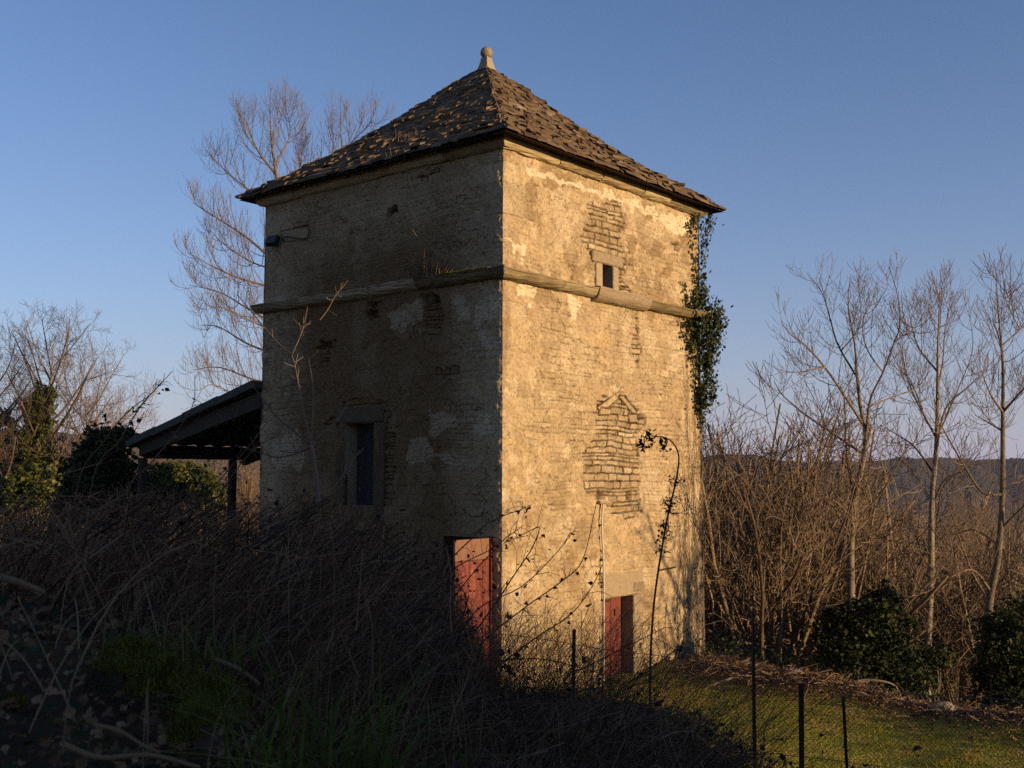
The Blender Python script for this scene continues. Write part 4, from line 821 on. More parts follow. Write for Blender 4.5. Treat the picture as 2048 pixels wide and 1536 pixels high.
SHR = [(1450, 24.5, 0, 1.37, 'bushy brown hazel shrub close against the tower corner'), (1520, 23.0, 1, 1.23, 'leaning many-stemmed hazel with dark stems, first clear of the tower'), (1580, 25.5, 2, 1.65, 'wide brown hazel shrub left of the forked tree'),
       (1500, 29.5, 1, 1.65, 'brown hazel shrub behind the tower corner with the tallest whips'), (1640, 28.5, 0, 1.65, 'brown twiggy shrub directly behind the forked tree'), (1740, 27.5, 2, 1.44, 'low twiggy shrub between the forked and the straight tree'), (1790, 31.5, 1, 1.65, 'thin upright shrub in the gap behind the forked tree'),
       (1900, 26.0, 2, 1.37, 'arching brown shrub right of the straight pale trunk'), (1965, 30.0, 0, 1.37, 'brown shrub between the straight tree and the right-edge tree'), (2060, 25.0, 1, 1.16, 'brown shrub at the right edge behind the ivy bush'), (1410, 31.0, 2, 1.65, 'brown shrub mostly hidden by the tower corner'),
       (470, 41.0, 0, 1.16, 'sunlit orange-brown shrub right of the inner shed post'), (520, 38.0, 2, 1.10, 'sunlit orange-brown shrub against the left edge of the tower'), (420, 45.0, 1, 1.04, 'sunlit orange-brown shrub under the shed roof'), (340, 47.0, 2, 1.10, 'far brown shrub just under the low eaves of the shed'),
       (270, 44.0, 0, 1.04, 'far brown shrub between the dark evergreen and the shed'), (130, 47.0, 1, 1.21, 'far brown shrub left of the dark evergreen'), (30, 46.0, 0, 1.32, 'far brown shrub behind the yellow ivy at the left edge')]
for i, (px, y, k, sc, lab) in enumerate(SHR):
    x = (px - 1024) / F_PX * y; b = gp(x, y); r = dup(protos[k], (x, y, b[2] - .1), i * 1.7, sc); r['label'] = lab; r['category'] = 'shrub'; r['group'] = 'bare brown shrubs'
for p in protos:
    for c in list(p.children): bpy.data.objects.remove(c)
    bpy.data.objects.remove(p)

# wood on the valley side: a mass of grey-brown twigs
def scrub():
    rng = np.random.default_rng(95); mb = MB(); n = 7500
    px = rng.uniform(1380, 2150, n); y = rng.uniform(31, 85, n); x = (px - 1024) / F_PX * y; B = gp(x, y); hh = rng.uniform(2.2, 5.6, n) * (1 + (y - 31) * .02)
    t = np.linspace(0, 1, 5); a = rng.random(n) * 6.28; ln = rng.uniform(.1, .8, n)
    P = B[:, None] + np.stack([np.cos(a) * ln, np.sin(a) * ln, np.ones(n)], -1)[:, None] * (hh[:, None] * t)[..., None] + rng.normal(size=(n, 5, 3)) * .34 * t[None, :, None]
    tubes(mb, P, .016 * (1 - .6 * t)[None] * np.ones((n, 1)), 3, rng.random(n))
    for _ in range(4):
        i = rng.integers(2, 5, n); p = P[np.arange(n), i]; d = N3(rng.normal(size=(n, 3)) + [0, 0, .6]); Q = p[:, None] + d[:, None] * (rng.uniform(.3, 1.1, n)[:, None] * np.linspace(0, 1, 4))[..., None] + rng.normal(size=(n, 4, 3)) * .05; Q[:, 0] = p
        tubes(mb, Q, .009 * np.ones((n, 4)), 3, rng.random(n))
    tag(mb.build('twig_scrub', M['shrubtwig']), kind='stuff')
scrub()

# ------------------------------------------------------------------ lean-to shed beyond the tower
def shed():
    rng = np.random.default_rng(101); L0 = C0 + S * UL
    root = empty('open_shed', (L0[0], L0[1], 0) + 2 * UL, 'open lean-to shed with dark sloping roof against the back of the tower', 'shed')
    wid = 4.05; dep = 5.6; zh = at(522, 768, L0[1])[2]; lowp = L0 + wid * UL; zl = at(281, 884, lowp[1])[2] + .02
    sl = (zl - zh) / wid
    def P(u, w, z): return L0 + u * UL + w * UR + z * Z3         # u away from the tower, w along the shed
    # corrugated roof sheet with a wavy front edge
    nu, nw = 60, 46; u = np.linspace(.02, wid + .28, nu); w = np.linspace(-.22, dep, nw); Ug, Wg = np.meshgrid(u, w, indexing='ij'); base = zh + sl * Ug + .02 * np.sin(Ug * 2 * math.pi / 1.35) * 2
    top = base + .03 * np.sin(Wg * 2 * math.pi / .18) + .02 * (fbm(Ug, Wg, 2) - .5)
    i, j = np.meshgrid(np.arange(nu - 1), np.arange(nw - 1), indexing='ij'); F = np.stack([i * nw + j, (i + 1) * nw + j, (i + 1) * nw + j + 1, i * nw + j + 1], -1).reshape(-1, 4)
    mb = MB(); A = L0 + Ug[..., None] * UL + Wg[..., None] * UR; mb.add((A + top[..., None] * Z3).reshape(-1, 3), F[:, ::-1]); mb.add((A + (top - .03)[..., None] * Z3).reshape(-1, 3), F)
    for a in (0, 1): # front edge board of overlapping tiles
        pass
    for k in range(4):     # overlapping sheet fronts, each a long shallow step
        a, b = k * 1.08 + .0, (k + 1) * 1.08 + .12; b = min(b, wid + .3); d = N3(UL + sl * Z3); box(mb, P(a, -.24, zh + sl * a + .03 + .02 * (k % 2)), d, UR, N3(np.cross(d, UR)) * (1 if np.cross(d, UR)[2] > 0 else -1), (0, 0, -.12), ((b - a) * 1.02, .5, .03), .01)
    mb.build('roof', M['sheet'], root)
    d = N3(UL + sl * Z3); nn = np.cross(d, UR); nn = nn if nn[2] > 0 else -nn
    ra = at(523, 801, L0[1]); rb = at(283, 898, lowp[1]); rd = rb - ra; rl_ = np.linalg.norm(rd); rd = rd / rl_; rn = np.cross(rd, UR); rn = rn if rn[2] > 0 else -rn; mb = MB(); box(mb, ra, rd, UR, rn, (-.02, -.06, -.155), (rl_ + .02, .06, .155), .01, .004, rng); mb.build('rafter', M['greywood'], root)
    for w_ in (2.6, 5.0):
        mb = MB(); box(mb, P(0, w_, zh - .40), d, UR, nn, (-.02, -.06, -.1), (wid * 1.03, .06, .1), .01); mb.build('rafter', M['darkwood'], root)
    for k in range(5):
        a = .3 + k * .88; mb = MB(); box(mb, P(a, 0, zh + sl * a - .26), UL, UR, Z3, (-.05, .065, -.05), (.05, dep - .1, .06), .006); mb.build('purlin', M['darkwood'], root)
    mb = MB(); box(mb, P(wid, 0, zl - .2), UL, UR, Z3, (-.07, .065, -.17), (.07, dep, .12), .01); mb.build('eaves_beam', M['darkwood'], root)
    for w_, mt in ((0.02, 'greywood'), (2.3, 'darkwood'), (5.2, 'darkwood')):
        g = P(wid, w_, 0); z0 = float(ground(g[0], g[1])) - .3; mb = MB(); box(mb, P(wid, w_, 0), UL, UR, Z3, (-.075, -.075, z0), (.075, .075, zl - .372), .012, .004, rng); mb.build('post', M[mt], root)
    # boarded gable panel under the high end
    mb = MB(); 
    for k in range(10): box(mb, P(0, dep + .05, 0), UL, UR, Z3, (k * .41, 0, zl - .38), (k * .41 + .40, .03, zh + sl * k * .41 - .1), .004, 0, None, rng.random())
    mb.build('board_panel', M['darkwood'], root)
shed()

# ------------------------------------------------------------------ unseen house, added out of view to shade the bank
def house():
    rng = np.random.default_rng(111); a = np.array([math.cos(SUN_AZ), math.sin(SUN_AZ), 0]); b = np.array([a[1], -a[0], 0])   # towards the sun, and along the house
    o = np.array([2.3, 11.9, 0]) + 13.0 * a; o[2] = 0
    root = empty('added_shade_house', o, 'two storey stone house with tiled gable roof added out of view to shade the bank', 'house')
    LN, DP, HE, HR = 17.0, 7.0, 5.6, 7.5
    mb = MB(); box(mb, o, b, a, Z3, (0, 0, -2), (LN, DP, HE), 0.02)
    V = [o + b * x + a * y + Z3 * z for x in (0, LN) for y, z in ((0, HE), (DP, HE), (DP / 2, HR))]; mb.add(V, [[0, 1, 2], [3, 5, 4]])
    mb.build('wall', M['stone'], root)
    mb = MB(); 
    for s in (-1, 1):
        e0 = o + a * (DP / 2 + s * (DP / 2 + .4)) + Z3 * (HE - .2); r0 = o + a * DP / 2 + Z3 * (HR + .02); d = r0 - e0; nn = N3(np.cross(b, d)); nn = nn if nn[2] > 0 else -nn
        for k in range(14): box(mb, e0 + d * k / 14 - b * .3, b, N3(d), nn, (0, 0, 0), (LN + .6, np.linalg.norm(d) / 14 + .05, .09), .01, tint=.3 + .3 * rng.random())
    rf = mb.build('roof', M['slate'], root)
    mb = MB(); box(mb, o + b * 4 + a * DP / 2, b, a, Z3, (-.5, -.4, HR - .5), (.5, .4, HR + 1.0), .03); mb.build('chimney', M['stone'], rf)
    for x in (2, 6, 11, 15):
        for z in (1.0, 3.6):
            if x == 6 and z < 2: continue
            mb = MB(); box(mb, o, b, a, Z3, (x - .5, -.04, z), (x + .5, .05, z + 1.3), .01); w = mb.build('window', M['greywood'], root); mb = MB(); box(mb, o, b, a, Z3, (x - .43, -.05, z + .07), (x + .43, -.041, z + 1.23), .002); mb.build('pane', M['glass'], w)
    mb = MB(); box(mb, o, b, a, Z3, (5.5, -.05, -.2), (6.5, .05, 2.1), .01); mb.build('door', M['darkwood'], root)
house()
# bare tree across the lawn, outside the picture, whose shadow falls on the right of the sunlit wall
def shade_tree():
    w = C0 + 5.2 * UR + np.array([0, 0, 1.7]); s_ = np.array(sun_dir) / math.hypot(sun_dir.x, sun_dir.y); c = w + s_ * 12.5
    T = Tree(121); T.thick = .018; b = gp(c[0], c[1]); root = empty('walnut_tree', b, 'small bare spreading tree on the lawn outside the right of the picture', 'tree')
    P = T.grow(b - [0, 0, .1], np.array([.03, .05, 1.]), c[2] - b[2] - .6, .10, 0, up=.05, wob=.15)
    for k in range(9):
        an = k * 2.4; Q = T.grow(P[-1 - k % 4], np.array([math.cos(an), math.sin(an), .25 + .5 * (k % 3)]), 2.3, .05, 1, up=.10, wob=.55); T.children(Q, .05, .02, 2, 3, 6, 1.2, (.5, 1.1), .2, .2, .45, .5, .016)
    T.mesh([0], (9,)).build('trunk', M['bark'], root, smooth=True); T.mesh([1, 2, 3]).build('crown', M['twig'], root, smooth=True)
shade_tree()

# ------------------------------------------------------------------ bramble thicket and rough growth on the near bank
OUT = np.array([(-200, 1030), (0, 1000), (130, 985), (260, 970), (330, 965), (420, 985), (520, 1000), (640, 985), (720, 1005), (800, 1035), (880, 1070), (925, 1150), (955, 1240), (975, 1330), (1000, 1375), (1060, 1392), (1200, 1398), (1330, 1405), (1420, 1430), (1500, 1490), (1700, 1560), (2300, 1700)], float)
def under_outline(B, P, slack=1.0, rng=None, stray=.03, margin=0):
    """shorten plants so that the thicket keeps the height it has: tallest at the left, dying away towards the fence"""
    k = np.ones(len(B)); st = rng.random(len(B)) < stray
    for it in range(14):
        Q = B[:, None] + (P - B[:, None]) * k[:, None, None]; px, py = proj(Q); lim = np.interp(px, OUT[:, 0], OUT[:, 1]) + margin - 60 * st[:, None] * rng.random((len(B), 1))
        bad = (py < lim).any(1); k[bad] *= .86
    keep = k > .12
    return B[keep][:, None] + (P[keep] - B[keep][:, None]) * k[keep][:, None, None], keep
def thicket():
    rng = np.random.default_rng(131); mb = MB()
    def patch(n, xr, yr, lmin, lmax, r, dirs, npt=6, curve=.5, k=3, stray=.03, jit=.06, tn=(0, 1), margin=0):
        x = rng.uniform(*xr, n); y = rng.uniform(*yr, n); px = 1024 + x / y * F_PX; ok = (px > -250) & (px < 1500); x, y = x[ok], y[ok]; n = len(x); B = gp(x, y); L = rng.uniform(lmin, lmax, n)
        d = N3(dirs + rng.normal(size=(n, 3)) * np.array([.28, .28, .15])); t = np.linspace(0, 1, npt)
        P = B[:, None] + d[:, None] * (L[:, None] * t)[..., None] - np.array([0, 0, 1.]) * (curve * rng.random(n)[:, None] * L[:, None] * .55 * t ** 2.2)[..., None] + rng.normal(size=(n, npt, 3)) * jit * (L[:, None] * t)[..., None] * .5
        P, keep = under_outline(B, P, 1, rng, stray, margin); n = len(P); R = (r * rng.uniform(.6, 1.3, n))[:, None] * (1 - .6 * t)
        tubes(mb, P, R, k, rng.uniform(*tn, n)); return P
    ur = np.array([.62, .12, .80])
    P1 = patch(2200, (-5.5, 1.2), (4.2, 12.5), 1.3, 3.3, .0055, ur, stray=.07, curve=.3, jit=.035)
    P2 = patch(1900, (-7, .8), (4.0, 12), .8, 2.4, .0042, np.array([.3, 0, 1.]), stray=.05, curve=.3, jit=.04)
    patch(3000, (-6.5, 1.0), (4, 12), .5, 1.6, .0026, np.array([.3, 0, .7]), npt=5, jit=.16)
    patch(2600, (-1.2, 3.0), (6, 12), .3, 1.0, .003, np.array([.3, 0, .9]), npt=5, jit=.15)
    patch(3000, (-4, .9), (2.6, 5.0), .3, 1.2, .0028, np.array([.4, 0, .8]), npt=5, jit=.14, margin=90)
    patch(2600, (-2.2, -.1), (6.5, 11.8), 1.0, 2.6, .005, ur, stray=.12); patch(2600, (-2.0, .1), (6.5, 12.2), .5, 1.6, .003, np.array([.35, 0, .8]), jit=.14, stray=.1)
    patch(3000, (-.6, .75), (7.2, 9.2), .9, 2.2, .0018, np.array([.12, 0, 1.]), jit=.16, margin=-190, npt=7); patch(900, (.6, 1.7), (7.2, 9.0), .6, 1.7, .0018, np.array([.1, 0, 1.]), jit=.16, margin=-110, npt=7); patch(420, (-.8, 1.2), (7.5, 9), 1.2, 2.4, .003, ur, margin=-230)
    patch(1500, (-1.5, -.45), (7.5, 11.5), 1.2, 2.4, .0042, ur, stray=.2, margin=-25)
    patch(900, (-4.5, .6), (4.0, 10.5), 1.6, 3.4, .0062, np.array([.72, .1, .66]), curve=.25, jit=.02, tn=(0, .12), stray=.12)
    # side twigs on the canes
    for P, m, L in ((P1, 4, .5), (P2, 4, .4)):
        for _ in range(m):
            n = len(P); i = rng.integers(1, P.shape[1] - 1, n); f = rng.random(n)[:, None]; p = P[np.arange(n), i] * (1 - f) + P[np.arange(n), i + 1] * f; d = N3(rng.normal(size=(n, 3)) + np.array([.3, 0, .3])); t = np.linspace(0, 1, 4)
            Q = p[:, None] + d[:, None] * (rng.uniform(.1, L, n)[:, None] * t)[..., None] + rng.normal(size=(n, 4, 3)) * .025 * t[None, :, None]
            Q2, keep = under_outline(p, Q, 1, rng, .05); tubes(mb, Q2, .0025 * np.ones((len(Q2), 1)) * (1.2 - .5 * t), 3, rng.random(len(Q2)))
    tag(mb.build('bramble_thicket', M['cane']), kind='stuff')
    mb = MB(); n = 5200; P = P1[rng.integers(0, len(P1), n), rng.integers(2, 6, n)] + rng.normal(size=(n, 3)) * .12; leaves(mb, rng, P, rng.uniform(.015, .045, n), rng.random(n), 2.5)
    n = 900; x = rng.uniform(.2, 3.2, n); y = rng.uniform(7, 10.5, n); B = gp(x, y) + np.array([0, 0, 1]) * rng.random((n, 1)) * .8; px, py = proj(B); ok = py > np.interp(px, OUT[:, 0], OUT[:, 1]) - 30; leaves(mb, rng, B[ok], rng.uniform(.010, .028, ok.sum()), rng.random(ok.sum()), 2.5)
    tag(mb.build('withered_leaves', M['deadleaf']), kind='stuff')
    mb = MB(); n = 1500; x = rng.uniform(-5, 1.5, n); y = rng.uniform(2.8, 11, n); B = gp(x, y); L = rng.uniform(.3, 1.1, n); t = np.linspace(0, 1, 6); a = rng.random(n) * 6.28; l = rng.uniform(0, .5, n)
    P = B[:, None] + (np.stack([np.cos(a) * l + .1, np.sin(a) * l, np.ones(n)], -1) * L[:, None])[:, None] * t[None, :, None] + np.stack([np.cos(a), np.sin(a), -np.ones(n)], -1)[:, None] * (L * rng.random(n) * .35)[:, None, None] * (t ** 3)[None, :, None]
    P, keep = under_outline(B, P, 1, rng, .02, 15); tubes(mb, P, (.0017 * (1.2 - .6 * t))[None] * np.ones((len(P), 1)), 3, rng.random(len(P))); tag(mb.build('dry_grass', M['straw']), kind='stuff')
thicket()

def cane(name, label, group, pts, Y, r0, r1, lf, seed, matn='cane', cat='bramble', side=0, dY=None, lsize=(.03, .07)):
    rng = np.random.default_rng(seed); n = len(pts); P = at([p[0] for p in pts], [p[1] for p in pts], Y + (np.linspace(0, dY, n) if dY else 0 * np.arange(n)))
    g = P[0].copy(); g[2] = ground(g[0], g[1]) - .02
    if g[2] < P[0][2]: P = np.vstack([g, P])
    q = spline(P, 8 * n); root = empty(name, P[0], label, cat, group); mb = MB(); tubes(mb, q[None], np.linspace(r0, r1, len(q))[None], 5, .4)
    for k in range(side):
        i = rng.integers(len(q) // 5, len(q) - 1); d = N3(rng.normal(size=3) + np.array([.2, 0, .1])); L = rng.uniform(.06, .28); s = [q[i], q[i] + d * L * .5 + [0, 0, .02], q[i] + d * L - [0, 0, L * .35 * rng.random()]]; tubes(mb, spline(s, 6)[None], np.linspace(r1, r1 * .6, 6)[None], 3, .4)
    mb.build('stem', M[matn], root)
    if lf:
        m2 = MB(); i = rng.integers(len(q) // 3, len(q), lf); L = q[i] + rng.normal(size=(lf, 3)) * .03 - [0, 0, .03]; rng.shuffle(L); leaves(m2, rng, L, rng.uniform(*lsize, lf), rng.random(lf), 3.0); m2.build('leaves', M['deadleaf'], root)
    return root
# the tall dry stalk with its drooping, curled head in front of the sunlit wall
def dry_stalk():
    Y = 7.5; r = cane('dry_stalk', 'tall dry brown stalk with drooping curled head in front of the sunlit wall', None, [(1303, 1500), (1300, 1400), (1302, 1290), (1311, 1180), (1332, 1050), (1350, 970), (1357, 930), (1356, 905), (1344, 884), (1325, 874), (1308, 873)], Y, .0095, .004, 0, 141, cat='dry plant', side=0)
    rng = np.random.default_rng(142)
    def head(pts, n, sz, sp):
        mb = MB(); q = spline(at([p[0] for p in pts], [p[1] for p in pts], Y), 14); m3 = .004 * np.ones(14); tubes(mb, q[None], m3[None], 4, .4); i = rng.integers(2, 14, n); leaves(mb, rng, q[i] + rng.normal(size=(n, 3)) * sp, rng.uniform(*sz, n), rng.random(n), 3.0); mb.build('withered_head', M['deadleaf'], r)
    head([(1308, 873), (1297, 868), (1288, 876), (1289, 888), (1280, 895), (1274, 893)], 20, (.022, .042), .014); head([(1325, 874), (1334, 880), (1333, 890), (1326, 900)], 15, (.025, .046), .018); head([(1297, 868), (1306, 884), (1312, 884)], 8, (.02, .04), .008); head([(1288, 888), (1290, 900)], 10, (.02, .035), .01)
    for py, px, n in ((958, 1352, 16), (1005, 1343, 34), (1020, 1338, 24), (1055, 1331, 30), (1075, 1328, 20), (1100, 1324, 14), (965, 1356, 10)):
        mb = MB(); c = at(px, py, Y); L = c + rng.normal(size=(n, 3)) * np.array([.028, .03, .022]); leaves(mb, rng, L, rng.uniform(.012, .028, n), rng.random(n), 3.0)
        for k in range(5): tubes(mb, spline([c, c + rng.normal(size=3) * .03, c + rng.normal(size=3) * .05], 4)[None], .0022 * np.ones((1, 4)), 3, .4)
        mb.build('seed_tuft', M['deadleaf'], r)
dry_stalk()
CANES = [([(820, 1420), (900, 1330), (985, 1215), (1035, 1140), (1062, 1100), (1078, 1062), (1072, 1056), (1040, 1072)], 8.6, 'bramble cane arching to a hooked tip in front of the sunlit corner'),
    ([(800, 1400), (900, 1290), (960, 1215), (1040, 1175), (1100, 1120), (1150, 1060)], 8.8, 'straight bramble cane rising right across the corner of the tower'),
    ([(850, 1430), (960, 1290), (1050, 1215), (1120, 1165), (1165, 1120), (1192, 1010)], 8.4, 'long bramble cane ending just left of the white pipe'),
    ([(880, 1440), (1000, 1330), (1080, 1270), (1140, 1230), (1180, 1180), (1205, 1130)], 8.2, 'bramble cane crossing low in front of the white pipe'),
    ([(760, 1380), (880, 1230), (960, 1130), (1010, 1085), (1050, 1072)], 9.2, 'thin bramble cane passing over the open red door leaf'),
    ([(700, 1340), (820, 1200), (920, 1130), (980, 1100), (1020, 1070), (1035, 1060)], 9.4, 'thin bramble cane touching the top of the red door leaf'),
    ([(1070, 1460), (1130, 1360), (1180, 1330), (1260, 1290), (1330, 1255)], 8.0, 'bramble cane leaning across the low red door'),
    ([(1160, 1480), (1240, 1380), (1300, 1340), (1350, 1300), (1365, 1290)], 8.1, 'bramble cane right of the low red door with a dark leaf at its tip'),
    ([(930, 1350), (1000, 1322), (1080, 1318), (1140, 1330), (1220, 1352)], 8.3, 'bramble cane bowed flat and low between thicket and fence post'),
    ([(870, 1200), (950, 1070), (1000, 1035), (1040, 1020), (1062, 1010)], 9.6, 'bramble tip crossing the corner edge above the red door leaf')]
for i, (p, Y, lab) in enumerate(CANES): cane('bramble_cane', lab, 'bramble canes in front of the tower', p, Y, .0075, .003, 9, 150 + i, side=18, dY=.5, lsize=(.02, .06))
LC = [([(180, 990), (240, 880), (280, 815), (310, 780), (345, 742)], 9.0, 'bramble cane rising to the highest tip against the sky at the left'), ([(150, 1000), (210, 880), (260, 820), (300, 790), (322, 765)], 9.2, 'bramble cane with dark leaves just under the highest tip at the left'), ([(250, 1020), (300, 930), (340, 880), (385, 812), (390, 750)], 9.4, 'thin bramble cane curving upright before the low end of the shed roof'),
      ([(20, 1060), (80, 960), (110, 890), (130, 860)], 8.5, 'bramble cane in front of the yellow ivy at the left'), ([(420, 1050), (440, 990), (480, 930), (520, 890), (560, 870)], 9.0, 'bramble cane crossing the dark opening of the shed'), ([(380, 1040), (440, 960), (500, 890), (530, 850)], 9.6, 'bramble cane leaning over the inner shed post')]
for i, (p, Y, lab) in enumerate(LC): cane('bramble_cane', lab, 'bramble canes at the left', p, Y, .0075, .003, 9, 170 + i, side=9, dY=.3, lsize=(.02, .055))

# sapling in front of the shaded wall
def sapling():
    Y = 10.5; T = Tree(181); rng = T.rng
    def A(pts, y0=0., y1=0.): return at([p[0] for p in pts], [p[1] for p in pts], Y + np.linspace(y0, y1, len(pts)))
    tr = A([(640, 1120), (637, 1000), (630, 935), (622, 890)]); b = tr[0].copy(); b[2] = ground(b[0], b[1]) - .1; tr = spline(np.vstack([b, tr]), 14)
    root = empty('sapling', b, 'bare young sapling with forked whips in front of the shaded wall', 'sapling'); T.put(0, tr, .022, .016)
    for pts, r, y1 in (([(622, 890), (603, 800), (592, 740), (584, 710)], .011, .3), ([(622, 892), (627, 800), (622, 745), (612, 700), (603, 680)], .011, -.3), ([(622, 890), (650, 862), (680, 835), (697, 797)], .010, .4), ([(622, 890), (585, 860), (550, 830), (520, 790), (500, 765)], .010, -.4), ([(584, 710), (550, 680), (500, 620), (475, 590)], .008, .5), ([(584, 710), (605, 660), (615, 615)], .008, .2),
                       ([(640, 640), (655, 620), (672, 590), (684, 575)], .005, .2), ([(622, 895), (590, 905), (560, 902)], .006, .3), ([(622, 898), (560, 915), (520, 905), (470, 890)], .007, -.5), ([(697, 797), (690, 815), (660, 860)], .005, .1), ([(637, 1000), (680, 960), (720, 900)], .007, .5)):
        q = spline(A(pts, 0, y1), 12); T.put(1, q, r, .004)
        for k in range(8):
            i = rng.integers(4, 11); d = N3(q[min(i + 1, 11)] - q[i] + rng.normal(size=3) * .05); d = rot_about(d, np.array([0, 1., .2]), rng.choice([-1, 1]) * .8); T.put(2, spline([q[i], q[i] + d * .04, q[i] + d * rng.uniform(.05, .12) + [0, 0, .02]], 5), .003, .002)
    T.mesh([0], (7,)).build('trunk', M['twig'], root, smooth=True); T.mesh([1, 2], (5, 5, 3)).build('branches', M['twig'], root)
sapling()

# ------------------------------------------------------------------ wire fence
def fence():
    rng = np.random.default_rng(191); A = np.array([-.35, 8.35]); B = np.array([6.5, 8.0]); d = (B - A); Ln = np.linalg.norm(d); d = d / Ln
    root = empty('wire_fence', gp(*A), 'rusty chain-link wire fence on thin dark steel posts below the tower', 'fence')
    def top(s): return np.interp(s, [0, .75, 2.2, 2.9, 3.3, Ln], [2.28, 2.22, 2.0, 1.9, 1.88, 1.6]) 
    s = np.arange(0, Ln, .0325); m = len(s); nv = 36; hh = 1.15; mb = MB(); P = []
    for par in (1, -1):
        for k in range(-nv, m + nv):
            i = np.arange(0, nv + 1); ss = (k + par * i) * .0325; ok = (ss >= 0) & (ss <= Ln)
            if ok.sum() < 3: continue
            ss = ss[ok]; z = top(ss) - hh * i[ok] / nv; g = np.stack([A[0] + d[0] * ss, A[1] + d[1] * ss + .012 * np.sin(ss * 7) + .05 * fbm(ss * 2, z * 2, 3) + .003 * par * (-1) ** i[ok], z + .02 * np.sin(ss * 3.1) + .012 * (fbm(ss * 6, z * 6, 4) - .5)], -1)
            tubes(mb, g[None], np.full((1, len(g)), .0011), 3, rng.random(1))
    for zz in (0, .55, 1.1):
        ss = np.linspace(0, Ln, 60); g = np.stack([A[0] + d[0] * ss, A[1] + d[1] * ss, top(ss) - zz + .012 * np.sin(ss * 5)], -1); tubes(mb, g[None], np.full((1, 60), .0026), 3, .5)
    mb.build('wire_mesh', M['wire'], root)
    for px, pt, w, tl in ((1138, 1258, .014, .02), (1504, 1225, .010, 0), (1594, 1366, .016, .015), (1699, 1392, .009, -.03)):
        y = 8.25; x = (px - 1024) / F_PX * y; s_ = (x - A[0]) / d[0]; y = A[1] + d[1] * s_; p = at(px, pt, y); g = float(ground(p[0], p[1])) - .3; mb = MB()
        ax = N3(np.array([d[0], d[1], 0])); ay = np.cross(Z3, ax); up = N3(np.array([tl, 0, 1.]))
        box(mb, [p[0], p[1] - .03, g], ax, ay, up, (-w, -.004, 0), (w, .004, p[2] - g), .001); box(mb, [p[0], p[1] - .03, g], ax, ay, up, (-w, .004, 0), (-w + .008, .004 + 1.6 * w, p[2] - g), .001); mb.build('post', M['metal'], root)
fence()
cane('thin_whip', 'thin bare whip standing upright at the tallest fence post', None, [(1504, 1300), (1506, 1200), (1507, 1120), (1506, 1040)], 8.2, .006, .003, 0, 196, 'cane', 'twig', side=3)

# ------------------------------------------------------------------ lawn, leaf-litter ridge, foreground
def lawn():
    rng = np.random.default_rng(201); mb = MB(); n = 170000
    x = rng.uniform(-1.5, 9, n); y = rng.uniform(11.4, 21, n); d = (x - 3.6) * .707 + (y - 20) * .707; ok = (d < .25 + .3 * (rng.random(n) - .5)) & ~(((np.stack([x, y], -1) - C0[:2]) @ UR[:2] > -.05) & ((np.stack([x, y], -1) - C0[:2]) @ UL[:2] > -.02)); x, y = x[ok], y[ok]
    x2 = x; B = gp(x, y); n = len(x); pt = fbm(x * 1.3, y * 1.3, 3, 4); blades(mb, rng, B, rng.uniform(.010, .034, n) * (.5 + pt), .009, 1.8, np.clip(pt * 1.5 - .25 + rng.normal(size=n) * .18, 0, 1), seg=2)
    for _ in range(110):
        a, b = rng.uniform(-.5, 8), rng.uniform(12, 20); c = gp(a, b)
        if (a - 3.6) * .707 + (b - 20) * .707 > .1 or ((c[:2] - C0[:2]) @ UR[:2] > -.2 and (c[:2] - C0[:2]) @ UL[:2] > -.1): continue
        m_ = rng.integers(25, 90); q = gp(a + rng.normal(size=m_) * .10, b + rng.normal(size=m_) * .10); blades(mb, rng, q, rng.uniform(.04, .13, m_), .009, 1.6, np.clip(rng.random() + rng.normal(size=m_) * .1, 0, 1), seg=3)
    tag(mb.build('lawn_grass', M['grass']), kind='stuff')
    mb = MB(); n = 1500; a = rng.uniform(.5, 9, n); b = rng.uniform(12, 20.5, n); d = (a - 3.6) * .707 + (b - 20) * .707; ok = (d < .3) & (rng.random(n) < np.exp(np.minimum(d, 0) * .45)); B = gp(a[ok], b[ok]) + [0, 0, .02]; leaves(mb, rng, B, rng.uniform(.03, .07, ok.sum()), rng.random(ok.sum()), 2.0, up=np.broadcast_to([0., 0, 1], (ok.sum(), 3)))
    tag(mb.build('scattered_leaves', M['litter']), kind='stuff')
lawn()
